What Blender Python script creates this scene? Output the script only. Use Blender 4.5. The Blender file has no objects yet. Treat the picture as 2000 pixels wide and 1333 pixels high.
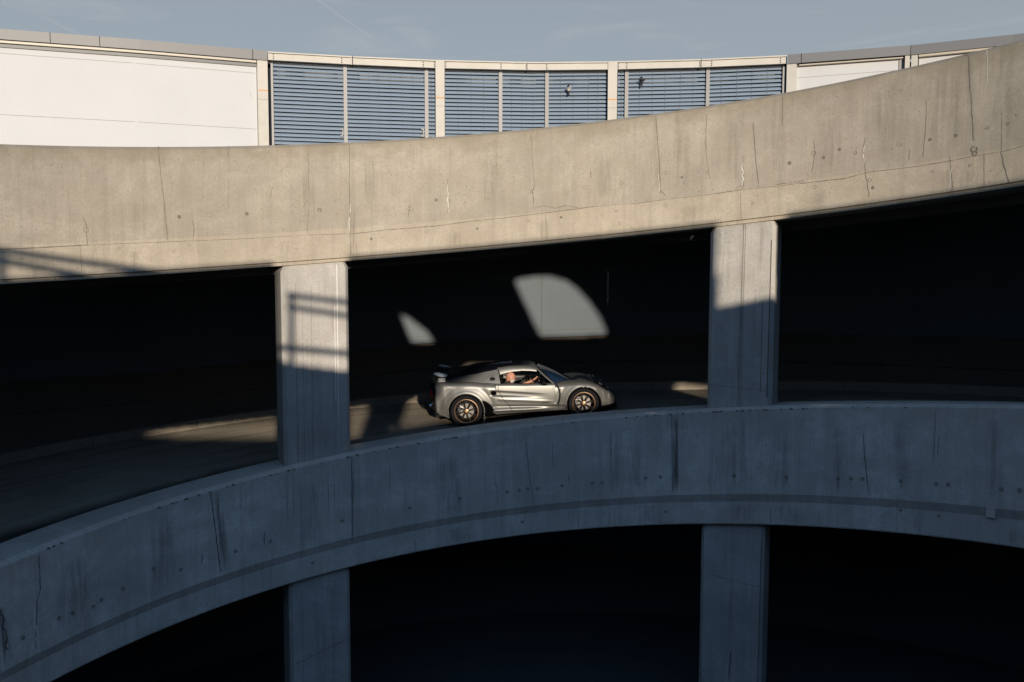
import bpy, bmesh, math, random
from mathutils import Vector, Matrix, noise
from math import sin, cos, tan, atan2, pi, radians as RAD, hypot, sqrt, floor

random.seed(7)
S = bpy.context.scene
C = S.collection

# ------------------------------------------------------------------ camera
FPX, PITCH, ROLL = 1758.1, 0.0798, 0.0021
cam = bpy.data.cameras.new("camera")
camo = bpy.data.objects.new("camera", cam)
C.objects.link(camo)
cam.sensor_width = 36.0
cam.lens = FPX / 2000.0 * 36.0
cam.clip_start, cam.clip_end = 0.05, 3000.0
_r, _u, _f = Vector((1, 0, 0)), Vector((0, sin(PITCH), cos(PITCH))), Vector((0, cos(PITCH), -sin(PITCH)))
_r2 = _r * cos(ROLL) + _u * sin(ROLL)
_u2 = -_r * sin(ROLL) + _u * cos(ROLL)
camo.matrix_world = Matrix(((_r2.x, _u2.x, -_f.x, 0), (_r2.y, _u2.y, -_f.y, 0), (_r2.z, _u2.z, -_f.z, 0), (0, 0, 0, 1)))
S.camera = camo

# ------------------------------------------------------------------ light
SUN_AZ, SUN_EL = RAD(12.0), RAD(7.0)
TOSUN = Vector((sin(SUN_AZ) * cos(SUN_EL), -cos(SUN_AZ) * cos(SUN_EL), sin(SUN_EL)))
W = bpy.data.worlds.new("World")
S.world = W
W.use_nodes = True
wn, wl = W.node_tree.nodes, W.node_tree.links
sky = wn.new('ShaderNodeTexSky')
sky.sky_type = 'NISHITA'
sky.sun_disc = False
sky.sun_elevation = SUN_EL
sky.sun_rotation = pi - SUN_AZ
sky.altitude = 200
sky.air_density = 1.0
sky.dust_density = 0.2
sky.ozone_density = 3.0
bg = wn['Background']
bg.inputs[1].default_value = 0.15
# high thin overcast to the north (grey, low over the roofline) with faint cirrus; the rest of the sky is clear and deep blue
def _n(t, **k):
    x = wn.new(t)
    for a, b in k.items(): setattr(x, a, b)
    return x
def _m(op, a, b=None, clamp=False):
    x = _n('ShaderNodeMath', operation=op, use_clamp=clamp)
    for i, q in enumerate((a, b)):
        if q is None: continue
        if isinstance(q, (int, float)): x.inputs[i].default_value = q
        else: wl.new(q, x.inputs[i])
    return x.outputs[0]
tc = _n('ShaderNodeTexCoord'); sx = _n('ShaderNodeSeparateXYZ'); wl.new(tc.outputs['Generated'], sx.inputs[0])
mp = _n('ShaderNodeMapping'); mp.inputs['Scale'].default_value = (1.6, 1.0, 11.0); mp.inputs['Rotation'].default_value = (0, RAD(10), 0)
nz = _n('ShaderNodeTexNoise'); nz.inputs['Scale'].default_value = 3.0; nz.inputs['Detail'].default_value = 8; nz.inputs['Distortion'].default_value = 1.4
wl.new(tc.outputs['Generated'], mp.inputs[0]); wl.new(mp.outputs[0], nz.inputs[0])
cir = _m('MULTIPLY', _m('SUBTRACT', nz.outputs[0], .52, True), 1.3, True)
north = _m('MULTIPLY', _m('MULTIPLY', sx.outputs[1], 1.6, True), _m('SUBTRACT', 1.75, _m('MULTIPLY', sx.outputs[2], 2.6), True))
hz = _m('MULTIPLY', north, .93)
tint = _n('ShaderNodeMixRGB', blend_type='MULTIPLY'); tint.inputs[0].default_value = 1; tint.inputs[2].default_value = (1.92, 1.85, 1.86, 1)
wl.new(sky.outputs[0], tint.inputs[1])
hcol = _n('ShaderNodeMixRGB'); hcol.inputs[1].default_value = (HAZE_LO := (2.12, 2.24, 2.30, 1)); hcol.inputs[2].default_value = (1.64, 1.81, 1.93, 1)
wl.new(_m('MULTIPLY', sx.outputs[2], 3.2, True), hcol.inputs[0])
m1 = _n('ShaderNodeMixRGB'); wl.new(hz, m1.inputs[0]); wl.new(tint.outputs[0], m1.inputs[1]); wl.new(hcol.outputs[0], m1.inputs[2])
m2 = _n('ShaderNodeMixRGB'); wl.new(cir, m2.inputs[0]); wl.new(m1.outputs[0], m2.inputs[1]); m2.inputs[2].default_value = (2.7, 2.95, 3.1, 1)
# two faint vapour trails
def trail(prev, A, B_, wd, amt):
    A, B_ = Vector(A).normalized(), Vector(B_).normalized(); n_ = A.cross(B_).normalized(); mid = (A + B_).normalized(); half = (A - mid).length
    dt = _n('ShaderNodeVectorMath', operation='DOT_PRODUCT'); wl.new(tc.outputs['Generated'], dt.inputs[0]); dt.inputs[1].default_value = n_
    a_ = _m('SUBTRACT', 1.0, _m('MULTIPLY', _m('ABSOLUTE', dt.outputs['Value']), 1.0 / wd), True)
    ds = _n('ShaderNodeVectorMath', operation='DISTANCE'); wl.new(tc.outputs['Generated'], ds.inputs[0]); ds.inputs[1].default_value = mid
    b_ = _m('SUBTRACT', 1.15, _m('MULTIPLY', ds.outputs['Value'], 1.0 / half), True)
    m_ = _n('ShaderNodeMixRGB'); wl.new(_m('MULTIPLY', _m('MULTIPLY', a_, b_), _m('MULTIPLY', nz.outputs[0], amt)), m_.inputs[0]); wl.new(prev, m_.inputs[1]); m_.inputs[2].default_value = (2.9, 3.05, 3.15, 1); return m_.outputs[0]
def _ray(u, v):
    X, Y = (u - 1000) / FPX, (v - 666.5) / FPX; return (X, cos(PITCH) - sin(PITCH) * Y, -sin(PITCH) - cos(PITCH) * Y)
tl_ = trail(m2.outputs[0], _ray(560, -40), _ray(750, 92), .0016, .55)
tl_ = trail(tl_, _ray(60, 24), _ray(175, 80), .0014, .6)
# added unseen darkening of the low sun-side sky, cuts light under the ramp
south = _m('MULTIPLY', _m('MULTIPLY', sx.outputs[1], -2.5, True), _m('SUBTRACT', 2.9, _m('MULTIPLY', sx.outputs[2], 6.2), True))
m3 = _n('ShaderNodeMixRGB', blend_type='MULTIPLY'); wl.new(south, m3.inputs[0]); wl.new(tl_, m3.inputs[1]); m3.inputs[2].default_value = (.13, .14, .17, 1)
wl.new(m3.outputs[0], bg.inputs[0])
sl = bpy.data.lights.new("sun", 'SUN')
sl.energy = 4.95
sl.angle = RAD(0.55)
sl.color = (1.0, 0.885, 0.745)
so = bpy.data.objects.new("sun", sl)
C.objects.link(so)
so.rotation_euler = TOSUN.to_track_quat('Z', 'Y').to_euler()
so.location = TOSUN * 60
S.view_settings.view_transform = 'Standard'
S.view_settings.look = 'None'
S.view_settings.gamma = 1
S.view_settings.exposure = 0.25
S.cycles.max_bounces = 8
S.cycles.diffuse_bounces = 4

# ------------------------------------------------------------------ site geometry (metres; z = 0 at the viewer's eye)
CX, CY = 0.206, 7.387          # axis of the helical ramp
R = 8.341                      # inner face of the ramp parapets
WP = 0.826                     # parapet thickness
RO = 13.0                      # outer kerb
STOREY = 5.2
def z_low(t):  return -2.786 + 1.0465 * t - .131 * t * t + .020 * t ** 3     # top of the lower parapet
def z_utop(t): return -2.786 + STOREY + .839 * t - .018 * t * t - .0725 * t ** 3
def z_ubot(t): return -2.786 + STOREY - 2.015 + .781 * t + .0905 * t * t - .0725 * t ** 3
def z_road(r, t):
    a = .22
    b = .08 - (-.30) * t * 1.0
    return z_low(t) - (a + (b - a) * (r - R - WP) / (RO - R - WP))
def pol(r, t, z=0.0): return Vector((CX + r * sin(t), CY + r * cos(t), z))
def ray(u, v):
    X, Y = u - 1000.0, v - 666.5
    a = cos(ROLL) * X + sin(ROLL) * Y
    b = -sin(ROLL) * X + cos(ROLL) * Y
    d = (a / FPX, 1.0, -b / FPX)
    return Vector((d[0], cos(PITCH) * d[1] + sin(PITCH) * d[2], -sin(PITCH) * d[1] + cos(PITCH) * d[2]))
def on_cyl(u, v, r):
    """far hit of a viewing ray with the cylinder of radius r about the ramp axis -> (theta, z)"""
    d = ray(u, v)
    A = d.x ** 2 + d.y ** 2; B = -2 * (d.x * CX + d.y * CY); c_ = CX ** 2 + CY ** 2 - r * r
    t = (-B + sqrt(B * B - 4 * A * c_)) / (2 * A)
    P = d * t
    return atan2(P.x - CX, P.y - CY), P.z
def on_road(u, v):
    d = ray(u, v)
    y = 13.0
    while y < 30:
        P = d * (y / d.y)
        r = hypot(P.x - CX, P.y - CY); t = atan2(P.x - CX, P.y - CY)
        if P.z < z_road(r, t) or r > RO: break
        y += .01
    return P

# ------------------------------------------------------------------ object helpers
def tag(o, label=None, cat=None, group=None, kind=None):
    if label: o['label'] = label
    if cat: o['category'] = cat
    if group: o['group'] = group
    if kind: o['kind'] = kind
    return o
def empty(name, loc=(0, 0, 0), label=None, cat=None, group=None):
    o = bpy.data.objects.new(name, None); C.objects.link(o); o.location = loc
    o.empty_display_size = .2
    return tag(o, label, cat, group)
class MB:
    """mesh builder with uv and several materials"""
    def __init__(s): s.v = []; s.f = []; s.uv = []; s.m = []
    def quad(s, a, b, c, d, m=0, uv=None):
        i = len(s.v); s.v += [Vector(a), Vector(b), Vector(c), Vector(d)]; s.f.append((i, i + 1, i + 2, i + 3))
        s.uv.append(uv or [(p[0] + p[1], p[2]) for p in (a, b, c, d)]); s.m.append(m)
    def poly(s, pts, m=0, uv=None):
        i = len(s.v); s.v += [Vector(p) for p in pts]; s.f.append(tuple(range(i, i + len(pts))))
        s.uv.append(uv or [(p[0] + p[1], p[2]) for p in pts]); s.m.append(m)
    def grid(s, rows, m=0, uvs=None, close=False):
        """rows: list of equal-length vertex rows, shared vertices"""
        n = len(rows[0]); b = len(s.v)
        for r_ in rows: s.v += [Vector(p) for p in r_]
        for i in range(len(rows) - 1):
            for j in range(n - (0 if close else 1)):
                k = (j + 1) % n
                s.f.append((b + i * n + j, b + i * n + k, b + (i + 1) * n + k, b + (i + 1) * n + j))
                if uvs: s.uv.append([uvs[i][j], uvs[i][k], uvs[i + 1][k], uvs[i + 1][j]])
                else: s.uv.append([(rows[a_][b_][0] + rows[a_][b_][1], rows[a_][b_][2]) for a_, b_ in ((i, j), (i, k), (i + 1, k), (i + 1, j))])
                s.m.append(m(i, j) if callable(m) else m)
    def box(s, lo, hi, M=None, m=0):
        x0, y0, z0 = lo; x1, y1, z1 = hi
        P = [Vector(p) for p in ((x0, y0, z0), (x1, y0, z0), (x1, y1, z0), (x0, y1, z0), (x0, y0, z1), (x1, y0, z1), (x1, y1, z1), (x0, y1, z1))]
        if M is not None: P = [M @ p for p in P]
        for q in ((0, 3, 2, 1), (4, 5, 6, 7), (0, 1, 5, 4), (1, 2, 6, 5), (2, 3, 7, 6), (3, 0, 4, 7)): s.quad(*[P[k] for k in q], m=m)
    def tube(s, pts, r, n=8, m=0, cap=True):
        pts = [Vector(p) for p in pts]; rows = []
        rr = r if isinstance(r, (list, tuple)) else [r] * len(pts)
        up = Vector((0, 0, 1))
        for i, p in enumerate(pts):
            d = (pts[min(i + 1, len(pts) - 1)] - pts[max(i - 1, 0)]).normalized()
            a = d.cross(up if abs(d.z) < .95 else Vector((1, 0, 0))).normalized(); b = d.cross(a)
            rows.append([p + (a * cos(2 * pi * k / n) + b * sin(2 * pi * k / n)) * rr[i] for k in range(n)])
        s.grid(rows, m, close=True)
        if cap: s.poly(rows[0], m); s.poly(rows[-1][::-1], m)
    def lathe(s, prof, n=32, M=None, m=0):
        """prof [(radius, y)] revolved about the local y axis"""
        rows = []
        for k in range(n + 1):
            a = 2 * pi * k / n
            row = [Vector((r_ * cos(a), y_, r_ * sin(a))) for r_, y_ in prof]
            if M is not None: row = [M @ p for p in row]
            rows.append(row)
        s.grid(rows, m)
    def build(s, name, mats, parent=None, smooth=False, merge=0.0, bevel=0.0, angle=40):
        me = bpy.data.meshes.new(name)
        me.from_pydata([tuple(p) for p in s.v], [], s.f)
        if not isinstance(mats, (list, tuple)): mats = [mats]
        for m_ in mats: me.materials.append(m_)
        me.polygons.foreach_set('material_index', s.m)
        L = me.uv_layers.new(name='uv')
        k = 0
        for u_ in s.uv:
            for q in u_: L.data[k].uv = q; k += 1
        bm = bmesh.new(); bm.from_mesh(me)
        if merge: bmesh.ops.remove_doubles(bm, verts=bm.verts, dist=merge)
        bmesh.ops.recalc_face_normals(bm, faces=bm.faces)
        bm.to_mesh(me); bm.free()
        if smooth:
            for p in me.polygons: p.use_smooth = True
        o = bpy.data.objects.new(name, me); C.objects.link(o)
        if bevel:
            b = o.modifiers.new('bevel', 'BEVEL'); b.width = bevel; b.segments = 2; b.limit_method = 'ANGLE'; b.angle_limit = RAD(50)
        if smooth:
            try: me.set_sharp_from_angle(angle=RAD(angle))
            except Exception: pass
        if parent:
            o.parent = parent
            if parent.type == 'EMPTY' or True: o.matrix_parent_inverse = Matrix.Identity(4)
        return o

# ------------------------------------------------------------------ materials
def mat(name, col=(.5, .5, .5), rough=.6, metal=0.0, spec=.5, coat=0.0):
    m_ = bpy.data.materials.new(name); m_.use_nodes = True
    p = m_.node_tree.nodes['Principled BSDF']
    p.inputs['Base Color'].default_value = (*col, 1); p.inputs['Roughness'].default_value = rough
    p.inputs['Metallic'].default_value = metal; p.inputs['Specular IOR Level'].default_value = spec
    p.inputs['Coat Weight'].default_value = coat
    return m_
class NG:
    def __init__(s, m_): s.n = m_.node_tree.nodes; s.l = m_.node_tree.links; s.p = s.n['Principled BSDF']
    def a(s, t, **k):
        x = s.n.new(t)
        for kk, vv in k.items():
            if kk.startswith('i_'): 
                key = kk[2:].replace('_', ' ')
                x.inputs[int(key) if key.isdigit() else key].default_value = vv
            else: setattr(x, kk, vv)
        return x
    def c(s, a, b): s.l.new(a, b)
    def math(s, op, a, b=None):
        x = s.n.new('ShaderNodeMath'); x.operation = op
        for i, q in enumerate((a, b)):
            if q is None: continue
            if isinstance(q, (int, float)): x.inputs[i].default_value = q
            else: s.l.new(q, x.inputs[i])
        return x.outputs[0]
    def ramp(s, fac, stops, interp='LINEAR'):
        x = s.n.new('ShaderNodeValToRGB'); x.color_ramp.interpolation = interp
        while len(x.color_ramp.elements) < len(stops): x.color_ramp.elements.new(.5)
        for e, (p_, c_) in zip(x.color_ramp.elements, stops):
            e.position = p_; e.color = (*c_, 1) if isinstance(c_, (tuple, list)) else (c_, c_, c_, 1)
        s.l.new(fac, x.inputs[0]); return x.outputs[0]
    def mix(s, fac, a, b, mode='MIX'):
        x = s.n.new('ShaderNodeMixRGB'); x.blend_type = mode
        for i, q in enumerate((fac, a, b)):
            if isinstance(q, (int, float)): x.inputs[i].default_value = q
            elif isinstance(q, (tuple, list)): x.inputs[i].default_value = (*q, 1)
            else: s.l.new(q, x.inputs[i])
        return x.outputs[0]
    def uvmap(s, scale=(1, 1, 1), rot=0):
        t = s.n.new('ShaderNodeUVMap'); t.uv_map = 'uv'
        m_ = s.n.new('ShaderNodeMapping'); m_.inputs['Scale'].default_value = scale; s.l.new(t.outputs[0], m_.inputs[0]); return m_.outputs[0]
    def noise(s, vec, scale, detail=4, rough=.55, dist=0.0):
        x = s.a('ShaderNodeTexNoise'); x.inputs['Scale'].default_value = scale; x.inputs['Detail'].default_value = detail
        x.inputs['Roughness'].default_value = rough; x.inputs['Distortion'].default_value = dist; s.l.new(vec, x.inputs['Vector']); return x.outputs[0]
    def bump(s, h, strength=.3, dist=.01, nrm=None):
        x = s.a('ShaderNodeBump'); x.inputs['Strength'].default_value = strength; x.inputs['Distance'].default_value = dist
        s.l.new(h, x.inputs['Height'])
        if nrm: s.l.new(nrm, x.inputs['Normal'])
        return x.outputs[0]

def concrete(name, base, seed=0.0, streak=.5, pore=1.0, mott=.5, joint=None, topdirt=.0, rough_h=.3):
    """cast concrete: u runs along the wall in metres, v is the height below (-) the top edge"""
    m_ = mat(name, base, .88, spec=.25); g = NG(m_)
    uv = g.a('ShaderNodeUVMap'); uv.uv_map = 'uv'
    off = g.a('ShaderNodeMapping'); off.inputs['Location'].default_value = (seed * 7.3, seed * 3.1, seed); g.c(uv.outputs[0], off.inputs[0]); V = off.outputs[0]
    def sc(x, y):
        q = g.a('ShaderNodeMapping'); q.inputs['Scale'].default_value = (x, y, 1); g.c(V, q.inputs[0]); return q.outputs[0]
    big = g.noise(sc(.7, .9), 1.0, 5, .6, .4)
    med = g.noise(sc(3.2, 3.2), 1.0, 6, .65, .3)
    stk = g.noise(sc(7.0, .35), 1.0, 5, .6, .1)
    stk2 = g.noise(sc(22.0, .8), 1.0, 4, .6)
    fine = g.noise(sc(26, 24), 1.0, 5, .8); cloud = g.noise(sc(1.7, 2.1), 1.0, 7, .7, .8); vst = g.noise(sc(46, 2.2), 1.0, 3, .6)
    col = g.mix(g.ramp(big, [(.32, 0.0), (.68, 1.0)]), tuple(c * (1 - .16 * mott) for c in base), tuple(min(1, c * (1 + .12 * mott)) for c in base))
    col = g.mix(g.math('MULTIPLY', g.ramp(cloud, [(.44, 0.0), (.62, 1.0)]), .38 * mott), col, tuple(c * k for c, k in zip(base, (.80, .76, .70))))
    col = g.mix(g.math('MULTIPLY', g.ramp(cloud, [(.30, 1.0), (.46, 0.0)]), .30 * mott), col, tuple(min(1, c * 1.14) for c in base))
    col = g.mix(g.math('MULTIPLY', g.ramp(vst, [(.50, 0.0), (.70, 1.0)]), .20 * streak), col, tuple(c * .68 for c in base))
    col = g.mix(g.math('MULTIPLY', g.ramp(med, [(.45, 0.0), (.72, 1.0)]), .35 * mott), col, tuple(c * k for c, k in zip(base, (.76, .74, .72))))
    col = g.mix(g.math('MULTIPLY', g.ramp(stk, [(.52, 0.0), (.70, 1.0)]), .42 * streak), col, tuple(c * k for c, k in zip(base, (.66, .65, .64))))
    col = g.mix(g.math('MULTIPLY', g.ramp(stk, [(.30, 1.0), (.44, 0.0)]), .30 * streak), col, tuple(min(1, c * k) for c, k in zip(base, (1.22, 1.2, 1.16))))
    col = g.mix(g.math('MULTIPLY', g.ramp(stk2, [(.56, 0.0), (.74, 1.0)]), .40 * streak), col, tuple(c * .62 for c in base))
    col = g.mix(g.math('MULTIPLY', g.ramp(fine, [(.36, 1.0), (.58, 0.0)]), .42), col, tuple(c * .6 for c in base))
    # air-bubble pores, gathered in some zones
    vo = g.a('ShaderNodeTexVoronoi'); vo.inputs['Scale'].default_value = 1.0; g.c(sc(10, 10), vo.inputs['Vector'])
    dens = g.ramp(g.noise(sc(1.1, 1.3), 1.0, 3), [(.34, .01), (.70, .10)])
    hole = g.math('LESS_THAN', vo.outputs['Distance'], g.math('ADD', dens, .03))
    wn_ = g.a('ShaderNodeTexWhiteNoise'); wn_.noise_dimensions = '3D'; g.c(vo.outputs['Color'], wn_.inputs['Vector'])
    hole = g.math('MULTIPLY', hole, g.math('GREATER_THAN', wn_.outputs['Value'], .30))
    vo2 = g.a('ShaderNodeTexVoronoi'); vo2.inputs['Scale'].default_value = 1.0; g.c(sc(31, 31), vo2.inputs['Vector'])
    hole2 = g.math('LESS_THAN', vo2.outputs['Distance'], g.math('MULTIPLY', dens, 2.6))
    hole = g.math('MULTIPLY', g.math('MAXIMUM', hole, g.math('MULTIPLY', hole2, .55)), pore)
    col = g.mix(g.math('MULTIPLY', hole, .75), col, tuple(c * .33 for c in base))
    sep = g.a('ShaderNodeSeparateXYZ'); g.c(uv.outputs[0], sep.inputs[0])
    if joint is not None:      # the beam poured below the joint is paler
        col = g.mix(g.math('LESS_THAN', sep.outputs[1], -joint), col, (1.13, 1.11, 1.07), 'MULTIPLY')
    if topdirt:                # weathered top edge
        band = g.ramp(g.math('ADD', g.math('MULTIPLY', sep.outputs[1], 2.2), g.math('MULTIPLY', g.math('SUBTRACT', med, .5), 1.1)), [(.0, 0.0), (1.0, 1.0)])
        band = g.ramp(g.math('ADD', g.math('ADD', g.math('MULTIPLY', sep.outputs[1], 2.0), g.math('MULTIPLY', g.math('SUBTRACT', med, .5), 1.3)), 1.0), [(.35, 0.0), (1.0, 1.0)])
        col = g.mix(g.math('MULTIPLY', band, topdirt), col, tuple(c * k for c, k in zip(base, (.60, .57, .50))))
    g.c(col, g.p.inputs['Base Color'])
    h = g.math('ADD', g.math('MULTIPLY', fine, .5), g.math('MULTIPLY', med, .8))
    h = g.math('SUBTRACT', h, g.math('MULTIPLY', hole, 1.5))
    h = g.math('ADD', h, g.math('MULTIPLY', stk2, .3))
    g.c(g.bump(h, rough_h, .012), g.p.inputs['Normal'])
    return m_

M = {}
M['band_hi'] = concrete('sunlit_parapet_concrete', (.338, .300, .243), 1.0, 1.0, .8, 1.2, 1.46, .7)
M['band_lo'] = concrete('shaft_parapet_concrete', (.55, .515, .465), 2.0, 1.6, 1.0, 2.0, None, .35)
M['pillar'] = concrete('pillar_concrete', (.38, .36, .325), 3.0, 1.1, .8, 1.2, rough_h=.5)
M['pillar_low'] = concrete('lower_pillar_concrete', (.42, .405, .38), 4.0, 1.3, 1.2, 1.3)
M['joint'] = mat('dark_joint', (.10, .09, .075), .95, spec=.1)
M['crack'] = mat('crack', (.155, .135, .11), .95, spec=.1)
M['lime'] = mat('lime_bloom', (.62, .60, .54), .9, spec=.2)
M['tie'] = mat('plugged_tie_hole', (.255, .23, .19), .9, spec=.2)
def fade_stain_glint(name, col, amount):
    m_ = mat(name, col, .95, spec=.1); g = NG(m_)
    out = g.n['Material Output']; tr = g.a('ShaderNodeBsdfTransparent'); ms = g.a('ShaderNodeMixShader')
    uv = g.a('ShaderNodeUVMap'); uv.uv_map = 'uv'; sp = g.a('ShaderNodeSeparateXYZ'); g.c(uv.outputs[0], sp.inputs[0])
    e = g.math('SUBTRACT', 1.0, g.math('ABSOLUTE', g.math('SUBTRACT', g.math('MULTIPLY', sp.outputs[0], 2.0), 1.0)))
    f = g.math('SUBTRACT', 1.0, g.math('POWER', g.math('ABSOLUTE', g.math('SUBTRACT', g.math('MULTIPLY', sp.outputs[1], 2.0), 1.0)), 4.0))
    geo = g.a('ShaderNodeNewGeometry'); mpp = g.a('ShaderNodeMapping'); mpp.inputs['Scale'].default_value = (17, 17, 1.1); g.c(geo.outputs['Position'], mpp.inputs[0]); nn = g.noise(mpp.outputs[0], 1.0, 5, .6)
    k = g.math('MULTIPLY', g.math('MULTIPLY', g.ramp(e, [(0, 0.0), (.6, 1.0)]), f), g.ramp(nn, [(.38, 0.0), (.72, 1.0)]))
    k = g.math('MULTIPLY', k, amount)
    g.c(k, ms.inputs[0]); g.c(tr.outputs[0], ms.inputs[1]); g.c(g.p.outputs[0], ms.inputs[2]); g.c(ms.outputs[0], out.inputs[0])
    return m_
M['stain'] = fade_stain_glint('damp_stain', (.20, .175, .14), .22)
M['limefade'] = fade_stain_glint('lime_run', (.60, .57, .48), .8)
M['jstain'] = fade_stain_glint('joint_stain', (.16, .145, .13), .75)
M['dstain'] = fade_stain_glint('seepage_stain', (.24, .22, .195), .36)
M['asphalt'] = mat('ramp_road_surface', (.42, .37, .30), .9, spec=.2)
g = NG(M['asphalt']); geo = g.a('ShaderNodeNewGeometry')
n1 = g.noise(geo.outputs['Position'], .8, 5, .6, .3); n2 = g.noise(geo.outputs['Position'], 45, 3, .7)
uvr = g.uvmap((.25, 3.0, 1)); n3 = g.noise(uvr, 1.0, 4, .6)
c1 = g.mix(g.ramp(n1, [(.35, 0.0), (.65, 1.0)]), (.43, .365, .28), (.55, .47, .365))
c1 = g.mix(g.math('MULTIPLY', g.ramp(n3, [(.5, 0.0), (.7, 1.0)]), .5), c1, (.34, .29, .225))
c1 = g.mix(g.math('MULTIPLY', g.ramp(n2, [(.4, 1.0), (.6, 0.0)]), .4), c1, (.13, .115, .095))
# shade painted into the colour: dark along the inner edge, paler further out
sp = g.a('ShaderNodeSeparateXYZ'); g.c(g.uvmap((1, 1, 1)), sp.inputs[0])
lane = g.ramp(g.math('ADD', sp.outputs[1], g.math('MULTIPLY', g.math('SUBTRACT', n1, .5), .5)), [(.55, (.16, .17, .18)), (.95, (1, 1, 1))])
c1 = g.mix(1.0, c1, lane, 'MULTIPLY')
nn2 = g.noise(g.uvmap((.12, 5.0, 1)), 1.0, 5, .65)
c1 = g.mix(g.math('MULTIPLY', g.ramp(nn2, [(.52, 0.0), (.66, 1.0)]), .45), c1, (.14, .122, .098))
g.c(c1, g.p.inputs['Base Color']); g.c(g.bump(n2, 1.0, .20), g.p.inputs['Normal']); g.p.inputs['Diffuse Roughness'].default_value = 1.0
M['kerb'] = concrete('kerb_concrete', (.23, .195, .15), 5.0, .4, 1.0, .5)
M['cladding'] = mat('dark_blue_grey_cladding', (.12, .13, .135), .6, spec=.2)
g = NG(M['cladding']); nn = g.noise(g.uvmap((2.5, 2.5, 1)), 1.0, 8, .7); g.c(g.mix(nn, (.082, .098, .108), (.106, .124, .136)), g.p.inputs['Base Color'])
M['lowwall'] = concrete('dark_painted_wall_base', (.12, .095, .072), 6.0, .6, .5, .9)
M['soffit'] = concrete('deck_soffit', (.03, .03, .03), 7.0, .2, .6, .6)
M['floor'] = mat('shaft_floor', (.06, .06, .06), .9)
M['gobo'] = mat('light_screen_boards', (.05, .05, .052), .85)  # dark colour of the added light screen
M['galvb'] = mat('blue_grey_girder_paint', (.035, .055, .08), .7)
M['galv'] = mat('galvanised_steel', (.35, .36, .37), .45, metal=.8)

# ------------------------------------------------------------------ curved concrete bands
def band(name, prof, t0, t1, n, mats, parent=None, extra=None, mfun=None):
    """prof(t) -> [(r, z, v)] closed loop swept round the ramp axis"""
    b = MB(); rows = []; uvs = []
    for i in range(n + 1):
        t = t0 + (t1 - t0) * i / n; pr = prof(t)
        pr = pr + [pr[0]]
        rows.append([pol(r_, t, z_) for r_, z_, v_ in pr]); uvs.append([(R * t * (1 + max(0, (r_ - R)) * .0), v_ ) for r_, z_, v_ in pr])
    b.grid(rows, mfun or 0, uvs)
    b.poly([p for p in rows[0][:-1]]); b.poly([p for p in rows[-1][:-1]][::-1])
    if extra: extra(b)
    return b.build(name, mats, parent)

def ribbon(b, r, pts, w, m, px=True, lift=.003, jit=0.0, taper=False):
    """thin mark lying on the inner face (radius r): pts in image pixels or (theta, z)"""
    P = [on_cyl(u, v, r) if px else (u, v) for u, v in pts]
    if m in (1, 2) and px: w *= .52
    if m == 3: w *= .45
    Q = []
    for i in range(len(P) - 1):
        L = hypot((P[i + 1][0] - P[i][0]) * r, P[i + 1][1] - P[i][1]); k = max(1, int(L / .05)) if jit else max(1, int(L / .25))
        for j in range(k):
            f = j / k; Q.append((P[i][0] + (P[i + 1][0] - P[i][0]) * f, P[i][1] + (P[i + 1][1] - P[i][1]) * f))
    Q.append(P[-1])
    if jit: Q = [(t + random.uniform(-1, 1) * jit / r, z + random.uniform(-1, 1) * jit * .4) for t, z in Q]
    N = len(Q); rows = []; uvs = []
    tot = 0
    for i, (t, z) in enumerate(Q):
        a, c_ = Q[max(0, i - 1)], Q[min(N - 1, i + 1)]
        dx, dz = (c_[0] - a[0]) * r, c_[1] - a[1]; L = hypot(dx, dz) or 1
        nx, nz_ = -dz / L, dx / L
        ww = w * (sin(pi * (i + .4) / (N - .2)) ** .6 if taper else 1) * (random.uniform(.55, 1.3) if jit else 1)
        rows.append([pol(r - lift, t + nx * ww / 2 / r, z + nz_ * ww / 2), pol(r - lift, t - nx * ww / 2 / r, z - nz_ * ww / 2)])
        uvs.append([(0, i / (N - 1)), (1, i / (N - 1))])
    b.grid(rows, m, uvs)
def disc(b, r, u, v, rad, m, px=True, lift=.004):
    t, z = on_cyl(u, v, r) if px else (u, v)
    rad *= .85; b.poly([pol(r - lift, t + cos(a) * rad / r, z + sin(a) * rad) for a in [2 * pi * k / 14 for k in range(14)]], m)
def ring(b, r, u, v, rad, m, px=True, w=.007, lift=.005):
    rad *= .85; w *= .8
    t, z = on_cyl(u, v, r) if px else (u, v)
    a0 = random.uniform(0, 6)
    rows = []
    for k in range(17):
        a = a0 + 2 * pi * k / 16 * .9; rows.append([pol(r - lift, t + cos(a) * q / r, z + sin(a) * q) for q in (rad, rad - w)])
    b.grid(rows, m, [[(0.5, .5)] * 2] * 17)

T0, T1 = -1.75, 1.55
MARKM = [None, M['joint'], M['crack'], M['lime'], M['tie'], M['stain'], M['limefade'], M['jstain'], M['dstain']]
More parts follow.
